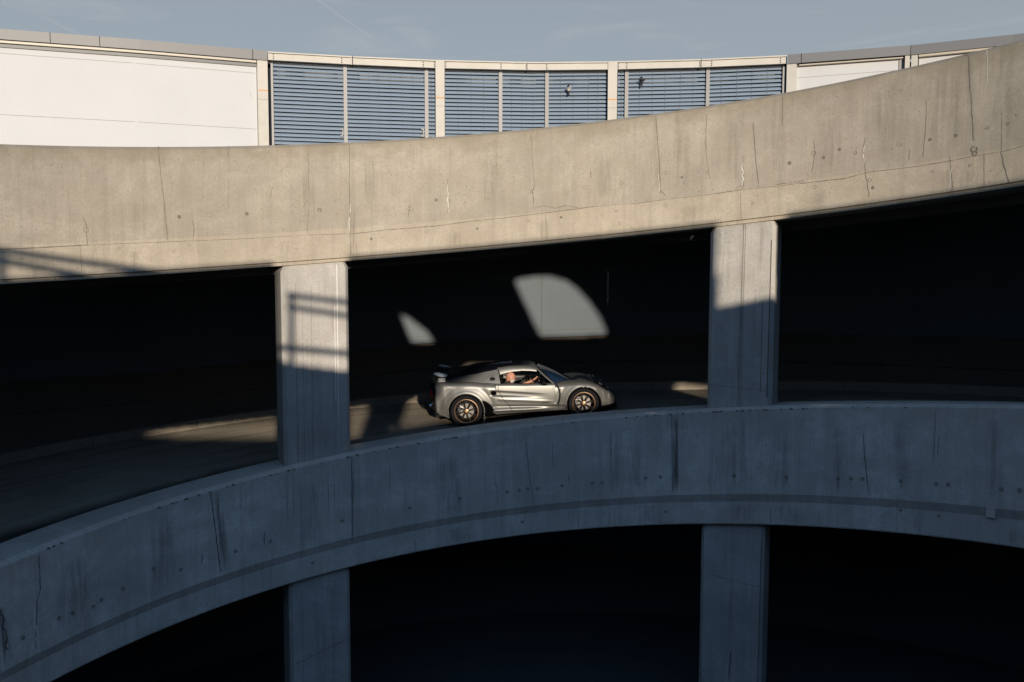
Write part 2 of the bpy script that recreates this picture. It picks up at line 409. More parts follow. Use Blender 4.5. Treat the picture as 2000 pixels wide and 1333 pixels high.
# --- lower parapet: smooth upper part, shallow undercut strip, edge beam below
def prof_low(t):
    z = z_low(t); b = z - 1.946
    return [(R + .01, b, -1.946), (R, b + .02, -1.93), (R, z - 1.555, -1.555), (R - .055, z - 1.415, -1.415), (R - .055, z, 0), (R + .055, z + .045, .08), (R + WP - .03, z + .012, .4), (R + WP, z - .01, .45),
            (R + WP, z - .6, .9), (R + WP, b, 1.2)]
def low_marks(b):
    rr = R - .055
    ribbon(b, rr, [(687, 892), (688, 1056)], .022, 1, jit=.004)
    ribbon(b, rr, [(690, 893), (691, 1050)], .10, 7)
    ribbon(b, rr, [(411, 960), (431, 1118)], .03, 1, jit=.003); ribbon(b, rr, [(421, 958), (442, 1112)], .16, 7); ribbon(b, rr, [(424, 985), (441, 1115)], .012, 2)
    ribbon(b, rr, [(1318, 812), (1319, 962)], .13, 7); ribbon(b, rr, [(1319, 812), (1320, 962)], .12, 7); ribbon(b, rr, [(1312, 811), (1313, 962)], .018, 1); ribbon(b, rr, [(1317, 900), (1321, 960)], .02, 3, jit=.01)
    ribbon(b, rr, [(1026, 850), (1031, 900), (1035, 940), (1044, 985)], .022, 2, jit=.004, taper=True)
    ribbon(b, rr, [(1079, 865), (1080, 915)], .014, 2, taper=True); ribbon(b, rr, [(1111, 928), (1110, 950)], .02, 2, jit=.006, taper=True)
    ribbon(b, rr, [(1194, 850), (1193, 925)], .02, 2, jit=.004, taper=True)
    ribbon(b, rr, [(1685, 840), (1690, 900), (1697, 968)], .028, 2, jit=.004, taper=True)
    ribbon(b, rr, [(1828, 803), (1826, 850), (1824, 902)], .018, 2, jit=.003, taper=True); ribbon(b, rr, [(1834, 850), (1831, 890)], .012, 2)
    ribbon(b, rr, [(76, 1085), (78, 1150), (72, 1175), (70, 1268)], .028, 2, jit=.008)
    ribbon(b, rr, [(68, 1175), (66, 1205), (70, 1225), (73, 1272)], .05, 3, jit=.02, taper=True); ribbon(b, rr, [(62, 1190), (62, 1245)], .06, 5)
    ribbon(b, rr, [(0, 1185), (10, 1240), (17, 1295)], .16, 7); ribbon(b, rr, [(2, 1190), (14, 1270)], .05, 2, jit=.02); ribbon(b, rr, [(3, 1285), (6, 1310)], .03, 3, jit=.02)
    ribbon(b, rr, [(166, 1130), (166, 1165), (163, 1190)], .02, 2, jit=.006, taper=True); ribbon(b, rr, [(168, 1200), (167, 1228)], .008, 2)
    ribbon(b, rr, [(516, 1040), (516, 1064)], .03, 2, jit=.006, taper=True); ribbon(b, rr, [(396, 1080), (393, 1102)], .035, 2, jit=.01, taper=True)
    ribbon(b, rr, [(965, 930), (972, 960), (972, 990)], .014, 2, jit=.008)
    for x in (470, 560, 572, 640, 652, 760, 860): ribbon(b, rr, [(x, 1333 - 9999 * 0 - 400 - (x - 470) * .12), (x + 2, 1040 - (x - 470) * .18)], .012, 2, jit=.002, taper=True)
    for x, y, y2, w in ((1200, 835, 970, .35), (1240, 840, 965, .3), (1440, 812, 962, .55), (1520, 830, 960, .35), (1640, 830, 960, .3), (1390, 870, 960, .3), (880, 880, 1010, .4), (600, 930, 1070, .5), (320, 1010, 1150, .5), (140, 1085, 1220, .5), (1940, 815, 985, .25), (1760, 820, 970, .3)):
        ribbon(b, rr, [(x, y), (x + 3, y2)], w, 8)
    for x, y in ((898, 974), (990, 961), (1014, 958), (1031, 955), (1050, 955), (1098, 949), (1157, 944), (1176, 943), (1261, 934), (1290, 932), (800, 992), (668, 1018), (1434, 930), (1536, 933), (1637, 935), (1662, 935), (1685, 936), (1760, 940), (1829, 946), (1852, 947), (1956, 956), (1991, 958), (300, 1112), (353, 1113), (182, 1185), (198, 1172), (115, 1208), (142, 1198), (45, 1246), (528, 1058), (460, 1077), (240, 1150)):
        disc(b, rr, x, y, .030 if x > 300 else .036, 4); ring(b, rr, x, y, .036, 2)
        if random.random() < .5: ribbon(b, rr, [(x, y + 3), (x + random.uniform(-1, 1), y + random.uniform(12, 34))], .045, 5)
    for k in range(90):
        t = random.uniform(-1.1, .8); b_r = random.uniform(.006, .018)
        b.poly([pol(R - .058, t + cos(a) * b_r * 1.8 / R, z_low(t) - .004 + sin(a) * b_r) for a in [2 * pi * q / 8 for q in range(8)]], 2)
    for x, y in ((1759, 997), (1834, 1008), (1020, 1020), (1300, 1000), (610, 1100)): disc(b, R, x, y, .034, 4)
    for x in (730, 812, 1130, 1190, 1250, 1275, 1290, 1505, 1600): ribbon(b, R, [(x, 0 if False else 1 and ( -9 ) ) if False else (x, {730: 1085, 812: 1055, 1130: 1010, 1190: 1000, 1250: 990, 1275: 988, 1290: 988, 1505: 990, 1600: 995}[x]), (x, {730: 1095, 812: 1076, 1130: 1030, 1190: 1028, 1250: 1024, 1275: 1022, 1290: 1022, 1505: 1022, 1600: 1026}[x])], .014, 2, jit=.003)
    for x, y, y2, w in ((1450, 985, 1022, .5), (1540, 985, 1022, .5), (1790, 1010, 1042, .18), (900, 1030, 1058, .6), (1270, 985, 1022, .3), (1980, 1035, 1065, .3)): ribbon(b, R, [(x, y), (x, y2)], w, 8)
    # a dowel block that interrupts the undercut near the right end
    t, z = on_cyl(1938, 1003, R)
    for a in (0,):
        p = [pol(R - .056, t - .0075), pol(R - .056, t + .0075), pol(R + .01, t + .0075), pol(R + .01, t - .0075)]
        lo = [Vector((q.x, q.y, z_low(t) - 1.555)) for q in p]; hi = [Vector((q.x, q.y, z_low(t) - 1.40)) for q in p]
        b.quad(lo[0], lo[1], hi[1], hi[0]); b.quad(lo[1], lo[2], hi[2], hi[1]); b.quad(lo[3], lo[0], hi[0], hi[3]); b.quad(lo[0], lo[3], lo[2], lo[1])
o = band('ramp_parapet', prof_low, T0, T1, 330, [M['band_lo']] + MARKM[1:], None, low_marks)
tag(o, 'shaded blue-grey concrete parapet curving in front of the silver sports car', 'parapet', 'curved ramp parapets')

# --- upper parapet in the sun, with a horizontal pour joint and a drip edge at its foot
def prof_up(t):
    z = z_utop(t); b = z_ubot(t)
    return [(R + .045, b + .0, -2.0), (R + .045, b + .05, -1.98), (R, b + .065, -1.95), (R, z - .06, -.06), (R + .05, z - .012, -.0), (R + .3, z, .3), (R + WP, z - .02, .6), (R + WP, z - .9, 1), (R + WP, b, 1.5)]
def up_marks(b):
    rr = R
    J = [(-40, 489), (0, 487.5), (80, 484), (170, 479), (300, 474), (400, 470), (500, 465.5), (600, 459.5), (690, 457), (760, 449), (850, 442), (925, 432), (985, 426), (1060, 417), (1130, 408), (1160, 404), (1230, 399), (1300, 390), (1380, 381), (1450, 371), (1560, 359), (1650, 349), (1700, 336), (1780, 327), (1860, 314), (1900, 306), (1960, 296), (2000, 285), (2060, 272)]
    for i in range(len(J) - 1):
        ribbon(b, rr, J[i:i + 2], random.choice((.010, .014, .02, .026)), 2, jit=.004)
    for x0, x1 in ((130, 235), (1060, 1160), (1500, 1580), (1650, 1760), (1840, 1900)):
        k = [p for p in J if x0 <= p[0] <= x1] 
    # construction joints and cracks
    ribbon(b, rr, [(309, 286), (314, 345), (321, 400), (327, 470)], .018, 2, jit=.002); ribbon(b, rr, [(318, 380), (326, 470)], .10, 5)
    ribbon(b, rr, [(682, 282), (683, 380), (684, 515)], .016, 1, jit=.003); ribbon(b, rr, [(686, 400), (686, 512)], .20, 5)
    ribbon(b, rr, [(685, 405), (682, 430), (680, 462), (686, 480)], .075, 6, taper=True); ribbon(b, rr, [(684, 400), (681, 455)], .022, 3, jit=.01, taper=True)
    ribbon(b, rr, [(675, 420), (672, 470), (676, 508)], .03, 5); ribbon(b, rr, [(692, 410), (690, 505)], .018, 2, jit=.006, taper=True)
    ribbon(b, rr, [(162, 423), (169, 440), (169, 447), (171, 480)], .018, 2, jit=.008); ring(b, rr, 168, 450, .045, 2)
    ribbon(b, rr, [(377, 430), (379, 452), (378, 468)], .022, 2, jit=.006, taper=True); ribbon(b, rr, [(156, 480), (160, 542)], .010, 2)
    ribbon(b, rr, [(447, 285), (446, 410)], .010, 2, jit=.003); ribbon(b, rr, [(445, 290), (445, 306)], .02, 2, taper=True)
    ribbon(b, rr, [(602, 300), (603, 400), (600, 455)], .012, 2, jit=.004); ribbon(b, rr, [(592, 405), (602, 390)], .014, 2, jit=.006)
    ribbon(b, rr, [(532, 366), (528, 385)], .016, 2, jit=.006); ring(b, rr, 624, 411, .04, 1, w=.016); ring(b, rr, 655, 393, .025, 2)
    ribbon(b, rr, [(801, 398), (799, 412), (797, 426)], .02, 2, jit=.006, taper=True); ring(b, rr, 801, 408, .05, 2)
    ribbon(b, rr, [(874, 350), (875, 380), (879, 395), (874, 416)], .014, 2, jit=.006); ribbon(b, rr, [(874, 360), (876, 415)], .022, 3, jit=.012, taper=True)
    ribbon(b, rr, [(1037, 262), (1041, 330), (1044, 360)], .014, 2, jit=.004); ribbon(b, rr, [(1044, 358), (1040, 375), (1043, 392), (1041, 407)], .03, 2, jit=.012, taper=True); ring(b, rr, 1040, 374, .045, 2)
    ribbon(b, rr, [(1041, 407), (1062, 402), (1085, 407), (1105, 402), (1130, 406)], .018, 2, jit=.012); ribbon(b, rr, [(1066, 420), (1068, 468)], .012, 2, jit=.004)
    ribbon(b, rr, [(1153, 333), (1154, 350)], .018, 2, jit=.004, taper=True); ring(b, rr, 1142, 366, .04, 2)
    ribbon(b, rr, [(1281, 228), (1284, 270), (1288, 320), (1290, 378)], .022, 2, jit=.003); ribbon(b, rr, [(1281, 228), (1288, 375)], .15, 5); ribbon(b, rr, [(1290, 372), (1301, 384)], .02, 2, jit=.01); ribbon(b, rr, [(1286, 340), (1289, 375)], .014, 3, jit=.008)
    ribbon(b, rr, [(1380, 225), (1378, 290), (1386, 350)], .012, 2, jit=.005); ribbon(b, rr, [(1376, 275), (1380, 290)], .02, 2, jit=.008, taper=True); ring(b, rr, 1381, 336, .03, 2)
    ribbon(b, rr, [(1471, 240), (1476, 310), (1482, 366)], .022, 2, jit=.002); ribbon(b, rr, [(1451, 305), (1452, 366)], .016, 2, jit=.005); ribbon(b, rr, [(1450, 318), (1451, 362)], .03, 3, jit=.014, taper=True)
    ribbon(b, rr, [(1435, 370), (1447, 362), (1452, 370)], .014, 2, jit=.004); ribbon(b, rr, [(1446, 378), (1448, 428)], .010, 2)
    ribbon(b, rr, [(1529, 187), (1528, 248)], .012, 2, jit=.003); ribbon(b, rr, [(1590, 272), (1592, 300), (1586, 338)], .014, 2, jit=.006); ring(b, rr, 1589, 300, .045, 2)
    for k in range(16): ribbon(b, rr, [(1515 + k * 3.4 + random.uniform(-1, 1), 362 - k * .4 - random.uniform(0, 3)), (1518 + k * 3.4, 361 - k * .4)], .02, 2, jit=.01)
    ribbon(b, rr, [(1690, 270), (1686, 295), (1689, 318), (1690, 338)], .016, 2, jit=.006); ribbon(b, rr, [(1688, 285), (1686, 300), (1689, 320)], .03, 3, jit=.012, taper=True)
    ribbon(b, rr, [(1690, 338), (1694, 360), (1698, 385)], .018, 2, jit=.007)
    ribbon(b, rr, [(1810, 195), (1808, 250), (1803, 308)], .014, 2, jit=.003); ribbon(b, rr, [(1776, 292), (1776, 315)], .016, 2, jit=.005, taper=True)
    ribbon(b, rr, [(1891, 104), (1897, 200), (1902, 275)], .024, 2, jit=.005); ribbon(b, rr, [(1892, 104), (1901, 280)], .14, 5); ring(b, rr, 1903, 292, .055, 2, w=.02); ring(b, rr, 1904, 300, .045, 2, w=.02)
    ribbon(b, rr, [(1928, 98), (1929, 160)], .012, 3, jit=.004); ribbon(b, rr, [(1855, 305), (1863, 382)], .012, 2, jit=.004); ribbon(b, rr, [(1858, 330), (1855, 370)], .018, 3, jit=.014); ribbon(b, rr, [(1852, 330), (1852, 378)], .22, 5)
    ribbon(b, rr, [(1956, 300), (1962, 325), (1968, 345), (1972, 358)], .026, 2, jit=.008); ribbon(b, rr, [(1957, 220), (1956, 300)], .008, 2, jit=.004); ribbon(b, rr, [(1922, 300), (1923, 370)], .01, 2, jit=.003)
    for x, y in ((302, 421), (350, 424), (482, 418), (233, 486), (340, 491), (369, 479), (523, 469), (664, 392), (736, 413), (852, 391), (909, 398), (954, 388), (955, 378), (1108, 379), (1213, 358), (1300, 338), (1332, 347), (834, 452), (932, 447), (1033, 432), (1096, 425), (1203, 413), (1211, 436), (1300, 402), (1542, 319), (1640, 292), (1609, 308), (1671, 299), (1756, 282), (1762, 283), (1817, 273), (1867, 265), (1929, 250), (1988, 225), (1969, 242), (1591, 366), (1477, 382), (1470, 398), (1699, 352), (1705, 367), (1822, 335), (1896, 323), (725, 467), (1332, 345)):
        (disc if random.random() < .3 else ring)(b, rr, x, y, random.uniform(.024, .036), 4 if random.random() < .3 else 2)
    for x, y, y2, w in ((270, 300, 470, .25), (60, 520, 545, .5), (600, 330, 450, .35), (720, 300, 400, .3), (960, 270, 400, .5), (1180, 300, 390, .3), (1330, 225, 380, .3), (1430, 230, 360, .25), (1520, 190, 340, .3), (1620, 230, 340, .4), (1730, 160, 320, .4), (1830, 130, 300, .3), (1860, 140, 300, .3), (1960, 90, 280, .4), (885, 455, 492, .3), (1060, 430, 470, .25), (890, 450, 480, .2), (690, 470, 510, .2), (265, 490, 530, .2), (560, 470, 520, .3), (1350, 400, 440, .4), (1600, 375, 405, .4), (1890, 330, 368, .4)):
        ribbon(b, rr, [(x, y), (x + 2, y2)], w, 5)
o = band('ramp_parapet', prof_up, T0, T1, 330, [M['band_hi']] + MARKM[1:], None, up_marks)
tag(o, 'sunlit beige concrete parapet rising to the right below the roofline of the white building', 'parapet', 'curved ramp parapets')

# --- road decks
def deck(name, zt, th, r0, r1, mats, t0=T0, t1=T1, n=160, nr=12, lab=None):
    b = MB(); rows = []; uv = []
    for i in range(n + 1):
        t = t0 + (t1 - t0) * i / n
        top = [pol(r0 + (r1 - r0) * j / nr, t, zt(r0 + (r1 - r0) * j / nr, t)) for j in range(nr + 1)]
        bot = [p - Vector((0, 0, th)) for p in top[::-1]]
        rows.append(top + bot + [top[0]]); uv.append([(t * 11, j * (r1 - r0) / nr) for j in range(nr + 1)] + [(t * 11, j * (r1 - r0) / nr) for j in range(nr + 1)][::-1] + [(0, 0)])
    b.grid(rows, lambda i, j: 0 if j < nr else 1, uv)
    o = b.build(name, mats); tag(o, kind='structure'); return o
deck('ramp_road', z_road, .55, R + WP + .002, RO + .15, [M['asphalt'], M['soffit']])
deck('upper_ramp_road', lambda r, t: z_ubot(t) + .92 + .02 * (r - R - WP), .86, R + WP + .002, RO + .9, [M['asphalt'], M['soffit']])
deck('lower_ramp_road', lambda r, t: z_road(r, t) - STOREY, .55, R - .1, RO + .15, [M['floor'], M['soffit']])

rbd = lambda t: .0 if .02 < t < .25 else .15  # added ring that stops sun leaking under the parapet, open for the wall patch
o = band('leak_blocker', lambda t: [(R + WP + .02, z_ubot(t) - rbd(t), 0), (R + WP + .02, z_ubot(t) + .07, .2), (R + WP + .35, z_ubot(t) + .07, .5), (R + WP + .35, z_ubot(t) - rbd(t), .7)], T0, T1, 160, [M['floor']])
tag(o, 'added dark ring under the upper road deck, blocking stray sun behind the sunlit parapet', 'beam')
# --- outer kerb and the dark wall behind the road
KH = .185
def prof_kerb(t):
    z = z_road(RO, t)
    return [(RO, z - .1, -.3), (RO - .01, z + KH - .02, -.02), (RO + .015, z + KH, 0), (RO + .38, z + KH + .01, .4), (RO + .38, z - .1, .6)]
def kerb_marks(b):
    for t in [T0 + .12 + k * .155 for k in range(20)]:
        ribbon(b, RO - .012, [(t, z_road(RO, t) + .0), (t, z_road(RO, t) + KH - .02)], .014, 1, px=False)
    for k in range(60):
        t = random.uniform(-.9, .6); disc(b, RO - .012, t, z_road(RO, t) + random.uniform(.03, .15), random.uniform(.006, .02), 1, px=False)
o = band('kerb', prof_kerb, T0, T1, 200, [M['kerb'], M['joint']], None, kerb_marks); tag(o, kind='structure')
RW = RO + .38
def z_wl(t):   # joint between the wall base and the cladding above it
    return on_wall(t)
WPX = [(-300, 790), (0, 748), (300, 727), (560, 700), (805, 672.5), (1180, 655.5), (1376, 652), (1700, 655), (2000, 662), (2300, 680)]
WTZ = sorted(on_cyl(u, v, RW) for u, v in WPX)
def lerp_tab(tab, t):
    if t <= tab[0][0]: a, b_ = tab[0], tab[1]
    elif t >= tab[-1][0]: a, b_ = tab[-2], tab[-1]
    else:
        for i in range(len(tab) - 1):
            if tab[i][0] <= t <= tab[i + 1][0]: a, b_ = tab[i], tab[i + 1]; break
    return a[1] + (b_[1] - a[1]) * (t - a[0]) / (b_[0] - a[0])
def z_wall(t): return lerp_tab(WTZ, t)
wall = empty('outer_wall', pol(RW, 0, z_road(RO, 0)), 'dark wall behind the ramp road with light patches on its upper panels', 'wall')
def local(o): o.location = -wall.location
def prof_wb(t): 
    z = z_wall(t)
    return [(RW, z_road(RO, t) - .2, -2.0), (RW, z - .62, -.7), (RW - .03, z - .60, -.68), (RW - .03, z - .012, -.01), (RW + .3, z - .012, .3), (RW + .3, z_road(RO, t) - .2, .5)]
def wb_marks(b):
    for k in range(-5, 6):
        t = k * .163 + .02; ribbon(b, RW - .03, [(t, z_wall(t) - .6), (t, z_wall(t) - .01)], .015, 1, px=False)
    # pale swirls painted on the wall base for sunlight thrown by the car
    def painted_glint(pts, w): ribbon(b, RW - .03, pts, w, 6, jit=.01, taper=True)
    painted_glint([(1172, 696), (1183, 688), (1195, 681), (1208, 677), (1216, 684)], .035); painted_glint([(1183, 688), (1196, 695), (1206, 705), (1209, 713)], .02)
    painted_glint([(1200, 679), (1213, 690), (1221, 702), (1228, 712)], .014); painted_glint([(1208, 676), (1222, 690), (1233, 706)], .010); painted_glint([(1190, 684), (1202, 676), (1216, 672)], .02)
    painted_glint([(1113, 705), (1123, 690), (1134, 676), (1142, 668)], .018); painted_glint([(1126, 694), (1136, 682), (1146, 672)], .010); painted_glint([(1170, 690), (1180, 672), (1196, 664)], .008)
o = band('wall_base', prof_wb, T0, T1, 160, [M['lowwall']] + MARKM[1:6] + [fade_stain_glint('painted_glint', (.5, .45, .38), .6)], wall, wb_marks); local(o)
def prof_wc(t):
    z = z_wall(t)
    return [(RW - .035, z, 0), (RW - .035, z_utop(t) + .45, 3.5), (RW + .3, z_utop(t) + .45, 4), (RW + .3, z, 4.5)]
def wc_marks(b):
    for i in range(80):
        t = -1.0 + i * .022
        ribbon(b, RW - .035, [(t, z_wall(t) + .165), (t + .022, z_wall(t + .022) + .165)], .012, 1, px=False)
        ribbon(b, RW - .035, [(t, z_wall(t) + 1.75), (t + .022, z_wall(t + .022) + 1.75)], .012, 1, px=False)
    for u in (360, 400, 452, 775, 1058, 1545, 1580, 1760): t = on_cyl(u, 600, RW)[0]; ribbon(b, RW - .035, [(t, z_wall(t) + .17), (t, z_ubot(t) + .1)], .014, 1, px=False)
o = band('cladding', prof_wc, T0, T1, 160, [M['cladding'], M['joint']], wall, wc_marks); local(o)
# storey below: outer wall and a pale edge girder under the deck
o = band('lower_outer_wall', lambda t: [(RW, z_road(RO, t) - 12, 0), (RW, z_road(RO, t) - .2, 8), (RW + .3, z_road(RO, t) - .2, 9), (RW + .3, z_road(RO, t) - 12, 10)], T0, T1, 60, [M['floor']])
tag(o, 'black lower wall of the ramp shaft below the curved road', 'wall')
o = band('edge_girder', lambda t: [(RO - .5, -6.28 + t * .3, 0), (RO - .5, z_road(RO, t) - .5, 2), (RO - .2, z_road(RO, t) - .5, 3), (RO - .2, -6.28 + t * .3, 4)], -.12, .40, 60, [M['galvb']])
tag(o, 'dark blue girder under the road deck beside the lower right pillar', 'girder')

# --- pillars
def pillar(u0, u1, v0, v1, rf, depth, zb, zt, mt, lab, seamz, marks=()):
    ta, tb = on_cyl(u0, v0, rf)[0], on_cyl(u1, v1, rf)[0]
    tm = (ta + tb) / 2; w = 2 * rf * sin((tb - ta) / 2); rfm = rf * cos((tb - ta) / 2)
    e1 = Vector((cos(tm), -sin(tm), 0)); e2 = Vector((sin(tm), cos(tm), 0)); base = pol(rfm, tm, zb(tm))
    b = MB(); ch = .055
    foot = [(-w / 2 + ch, 0), (w / 2 - ch, 0), (w / 2, ch), (w / 2, depth - ch), (w / 2 - ch, depth), (-w / 2 + ch, depth), (-w / 2, depth - ch), (-w / 2, ch)]
    def P(q, z): return e1 * q[0] + e2 * q[1] + Vector((0, 0, z))
    rows = []; uvs = []; per = [0]
    for i in range(8): a, c_ = foot[i], foot[(i + 1) % 8]; per.append(per[-1] + hypot(c_[0] - a[0], c_[1] - a[1]))
    def zz(q, z, k):
        t = tm + q[0] / rf; return z if k is None else (k(t) - base.z)
    for lev, k, sh in ((0, zb, 0), (1, zt, -.10), (2, zt, 0)):
        row = []; 
        for i in range(9):
            q = foot[i % 8]; s_ = 1.0
            if lev == 2: q = (q[0] * (1 - .09), q[1] * .9 + .03)
            row.append(P(q, zz(q, 0, k) + sh))
        rows.append(row); uvs.append([(per[i] + tm * 9, row[i].z) for i in range(9)])
    # subdivide vertically for the uv only
    b.grid(rows, 0, uvs); b.poly(rows[-1][:8]); b.poly(rows[0][:8][::-1])
    for (ax, az, bx, bz, ww, m_) in marks:
        ww = ww * .5 if m_ == 2 else ww; L = hypot(bx - ax, bz - az); nx, nz_ = -(bz - az) / L * ww / 2, (bx - ax) / L * ww / 2
        A, B_ = (-w / 2 + ax * w), (-w / 2 + bx * w)
        b.quad(P((A + nx, -.003), az + nz_), P((A - nx, -.003), az - nz_), P((B_ - nx, -.003), bz - nz_), P((B_ + nx, -.003), bz + nz_), m_, [(0, 0), (1, 0), (1, 1), (0, 1)])
    o = b.build('pillar', [mt] + MARKM[1:], None); o.location = base
    tag(o, lab, 'pillar', 'concrete pillars of the ramp'); return o, tm, w, e1, e2, base
zlt = lambda t: z_low(t) + .03
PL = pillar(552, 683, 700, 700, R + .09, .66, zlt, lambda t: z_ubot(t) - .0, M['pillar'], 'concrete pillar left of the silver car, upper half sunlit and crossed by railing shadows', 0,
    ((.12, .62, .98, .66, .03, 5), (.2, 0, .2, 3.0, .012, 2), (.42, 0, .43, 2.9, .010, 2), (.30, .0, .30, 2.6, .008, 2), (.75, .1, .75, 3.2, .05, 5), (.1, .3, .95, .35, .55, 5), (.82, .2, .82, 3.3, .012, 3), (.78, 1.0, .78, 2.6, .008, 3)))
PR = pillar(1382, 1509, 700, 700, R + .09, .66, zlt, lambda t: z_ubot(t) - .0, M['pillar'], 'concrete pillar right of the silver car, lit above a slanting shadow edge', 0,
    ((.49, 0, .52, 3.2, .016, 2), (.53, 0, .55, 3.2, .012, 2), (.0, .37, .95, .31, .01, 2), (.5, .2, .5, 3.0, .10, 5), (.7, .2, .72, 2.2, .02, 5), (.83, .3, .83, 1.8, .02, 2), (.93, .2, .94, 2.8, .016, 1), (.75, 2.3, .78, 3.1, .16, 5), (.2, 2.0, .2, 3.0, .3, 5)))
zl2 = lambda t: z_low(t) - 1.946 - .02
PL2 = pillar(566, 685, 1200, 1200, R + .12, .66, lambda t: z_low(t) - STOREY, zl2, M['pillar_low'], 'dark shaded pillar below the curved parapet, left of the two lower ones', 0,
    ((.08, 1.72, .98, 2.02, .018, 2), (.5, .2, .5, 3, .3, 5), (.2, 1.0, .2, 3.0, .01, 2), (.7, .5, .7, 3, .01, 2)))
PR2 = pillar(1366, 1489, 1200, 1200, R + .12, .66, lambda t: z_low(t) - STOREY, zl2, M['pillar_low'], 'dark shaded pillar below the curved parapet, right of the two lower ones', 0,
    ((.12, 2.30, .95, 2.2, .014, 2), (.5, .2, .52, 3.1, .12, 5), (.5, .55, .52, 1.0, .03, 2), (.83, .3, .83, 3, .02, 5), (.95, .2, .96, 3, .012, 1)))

# --- shaft floor and an added unseen screen behind the viewer, its openings shaped to form the sunlight
b = MB(); b.box((-40, -40, -17.2), (40, 60, -17)); o = b.build('ground', M['floor']); tag(o, kind='structure')
GY = -1.4
def to_g(P): 
    t = (P.y - GY) / (cos(SUN_AZ) * cos(SUN_EL)); Q = P + TOSUN * t; return (Q.x, Q.z)
def on_pl(u, v, pd):   # pixel on a pillar's front plane
    o_, tm, w, e1, e2, base = pd
    d = ray(u, v); n_ = e2; k = base.dot(n_) / d.dot(n_); return d * k
def on_y(u, v, y): d = ray(u, v); return d * (y / d.y)
def on_w(u, v):
    t, z = on_cyl(u, v, RW - .035); return pol(RW - .035, t, z)
OPEN = []
OPEN.append([to_g(on_pl(u, v, PL)) for u, v in ((536, 690), (551, 708), (683, 726), (683, 480), (536, 480))])
OPEN.append([to_g(on_pl(u, v, PR)) for u, v in ((1400, 601), (1512, 580), (1530, 585), (1530, 390), (1400, 390))])
OPEN.append([to_g(on_w(u, v)) for u, v in ((1005, 549), (1014, 545), (1040, 541), (1078, 541), (1105, 549), (1130, 567), (1155, 595), (1172, 622), (1183, 645), (1184, 651), (1184, 655), (1057, 658), (1052, 650))])
OPEN.append([to_g(on_w(u, v)) for u, v in ((783, 615), (797, 621), (815, 633), (835, 650), (845, 664), (845, 668), (806, 669), (797, 652))])
OPEN.append([to_g(on_road(u, v)) for u, v in ((280, 850), (330, 841), (450, 829), (540, 819), (540, 857), (400, 856))])
OPEN.append([to_g(on_road(u, v)) for u, v in ((683, 800), (722, 797), (699, 862), (683, 864))])
rd = [to_g(on_road(u, v)) for u, v in ((773, 852), (799, 788))]
edge = []
for u, v in ((1214, 800), (1150, 806), (1050, 816), (950, 828), (860, 841), (775, 853)):
    t = on_cyl(u, v, R + WP)[0]; q = to_g(pol(R + WP, t, z_low(t) + .055)); edge.append(q)
cr = [to_g(on_y(u, v, yy)) for u, v, yy in ((862, 777, 17), (864, 745, 17), (857, 733, 17.0), (868, 737, 17.0), (876, 752, 17.2), (900, 748, 17.4), (930, 732, 17.5), (968, 706, 17.5), (1042, 707, 17.5), (1066, 722, 17.5), (1120, 738, 17.5), (1165, 746, 17.3), (1195, 760, 17.2), (1208, 775, 17.2), (1214, 797, 17.2))] + edge
OPEN.append(rd + cr)
OPEN.append([to_g(on_road(u, v)) for u, v in ((1306, 789), (1284, 771))] + [to_g(pol(RO, *on_cyl(u, v, RO))) for u, v in ((1272, 765), (1273, 749), (1310, 750), (1345, 753), (1400, 760))] + [to_g(on_road(1400, 787))])
TOPL = []
for i in range(70):
    t = -1.25 + i * .04
    g_ = to_g(pol(R, t, z_ubot(t))); TOPL.append((g_[0], g_[1] + .072))
TOPL.sort()
def inside(x, z, P):
    c_ = False; n_ = len(P); j = n_ - 1
    for i in range(n_):
        if (P[i][1] > z) != (P[j][1] > z) and x < (P[j][0] - P[i][0]) * (z - P[i][1]) / (P[j][1] - P[i][1]) + P[i][0]: c_ = not c_
        j = i
    return c_
def gtop(x):
    return lerp_tab(TOPL, min(max(x, TOPL[0][0]), TOPL[-1][0]))
PT = sorted(to_g(pol(R + WP, -1.3 + k * .03, z_low(-1.3 + k * .03) - .005)) for k in range(80))
PT2 = sorted(to_g(pol(R + .05, -1.3 + k * .03, z_low(-1.3 + k * .03) + .04)) for k in range(80))
def pil_range(pd):
    o_, tm, w, e1, e2, base = pd
    q = [to_g(base + e1 * a + e2 * c_)[0] for a in (-w / 2, w / 2) for c_ in (0, .66)]; return min(q) - .04, max(q) + .03
PRG = [pil_range(PL), pil_range(PR)]
def lit(x, z):
    if any(inside(x, z, P) for P in OPEN[:4]): return True
    if z < max(lerp_tab(PT, x), lerp_tab(PT2, x)) + .02: return False
    if any(a < x < c_ for a, c_ in PRG): return False
    return any(inside(x, z, P) for P in OPEN[4:])
b = MB(); dx = .04; x = -14.0
scr_runs = []
while x < 20.0:
    w_ = dx if -9 < x < 13 else .5
    xc = x + w_ / 2; top = gtop(xc); runs = []; z = -17.0; start = -17.0; dz = .03
    if -9 < x < 13:
        z = -3.0; op = False
        while z < top:
            q = lit(xc, z + dz / 2)
            if q and not op: runs.append((start, z)); op = True
            if not q and op: start = z; op = False
            z += dz
        if not op: runs.append((start, top))
    else: runs = [(-17, top)]
    for a, c_ in runs:
        if c_ - a > .01: b.box((x, GY - .03, a), (x + w_, GY + .03, c_))
    x += w_
o = b.build('light_screen', M['gobo'], None, merge=.0001)
tag(o, 'added dark screen behind the viewpoint, its openings shaped to form the sunlit patches', 'wall')
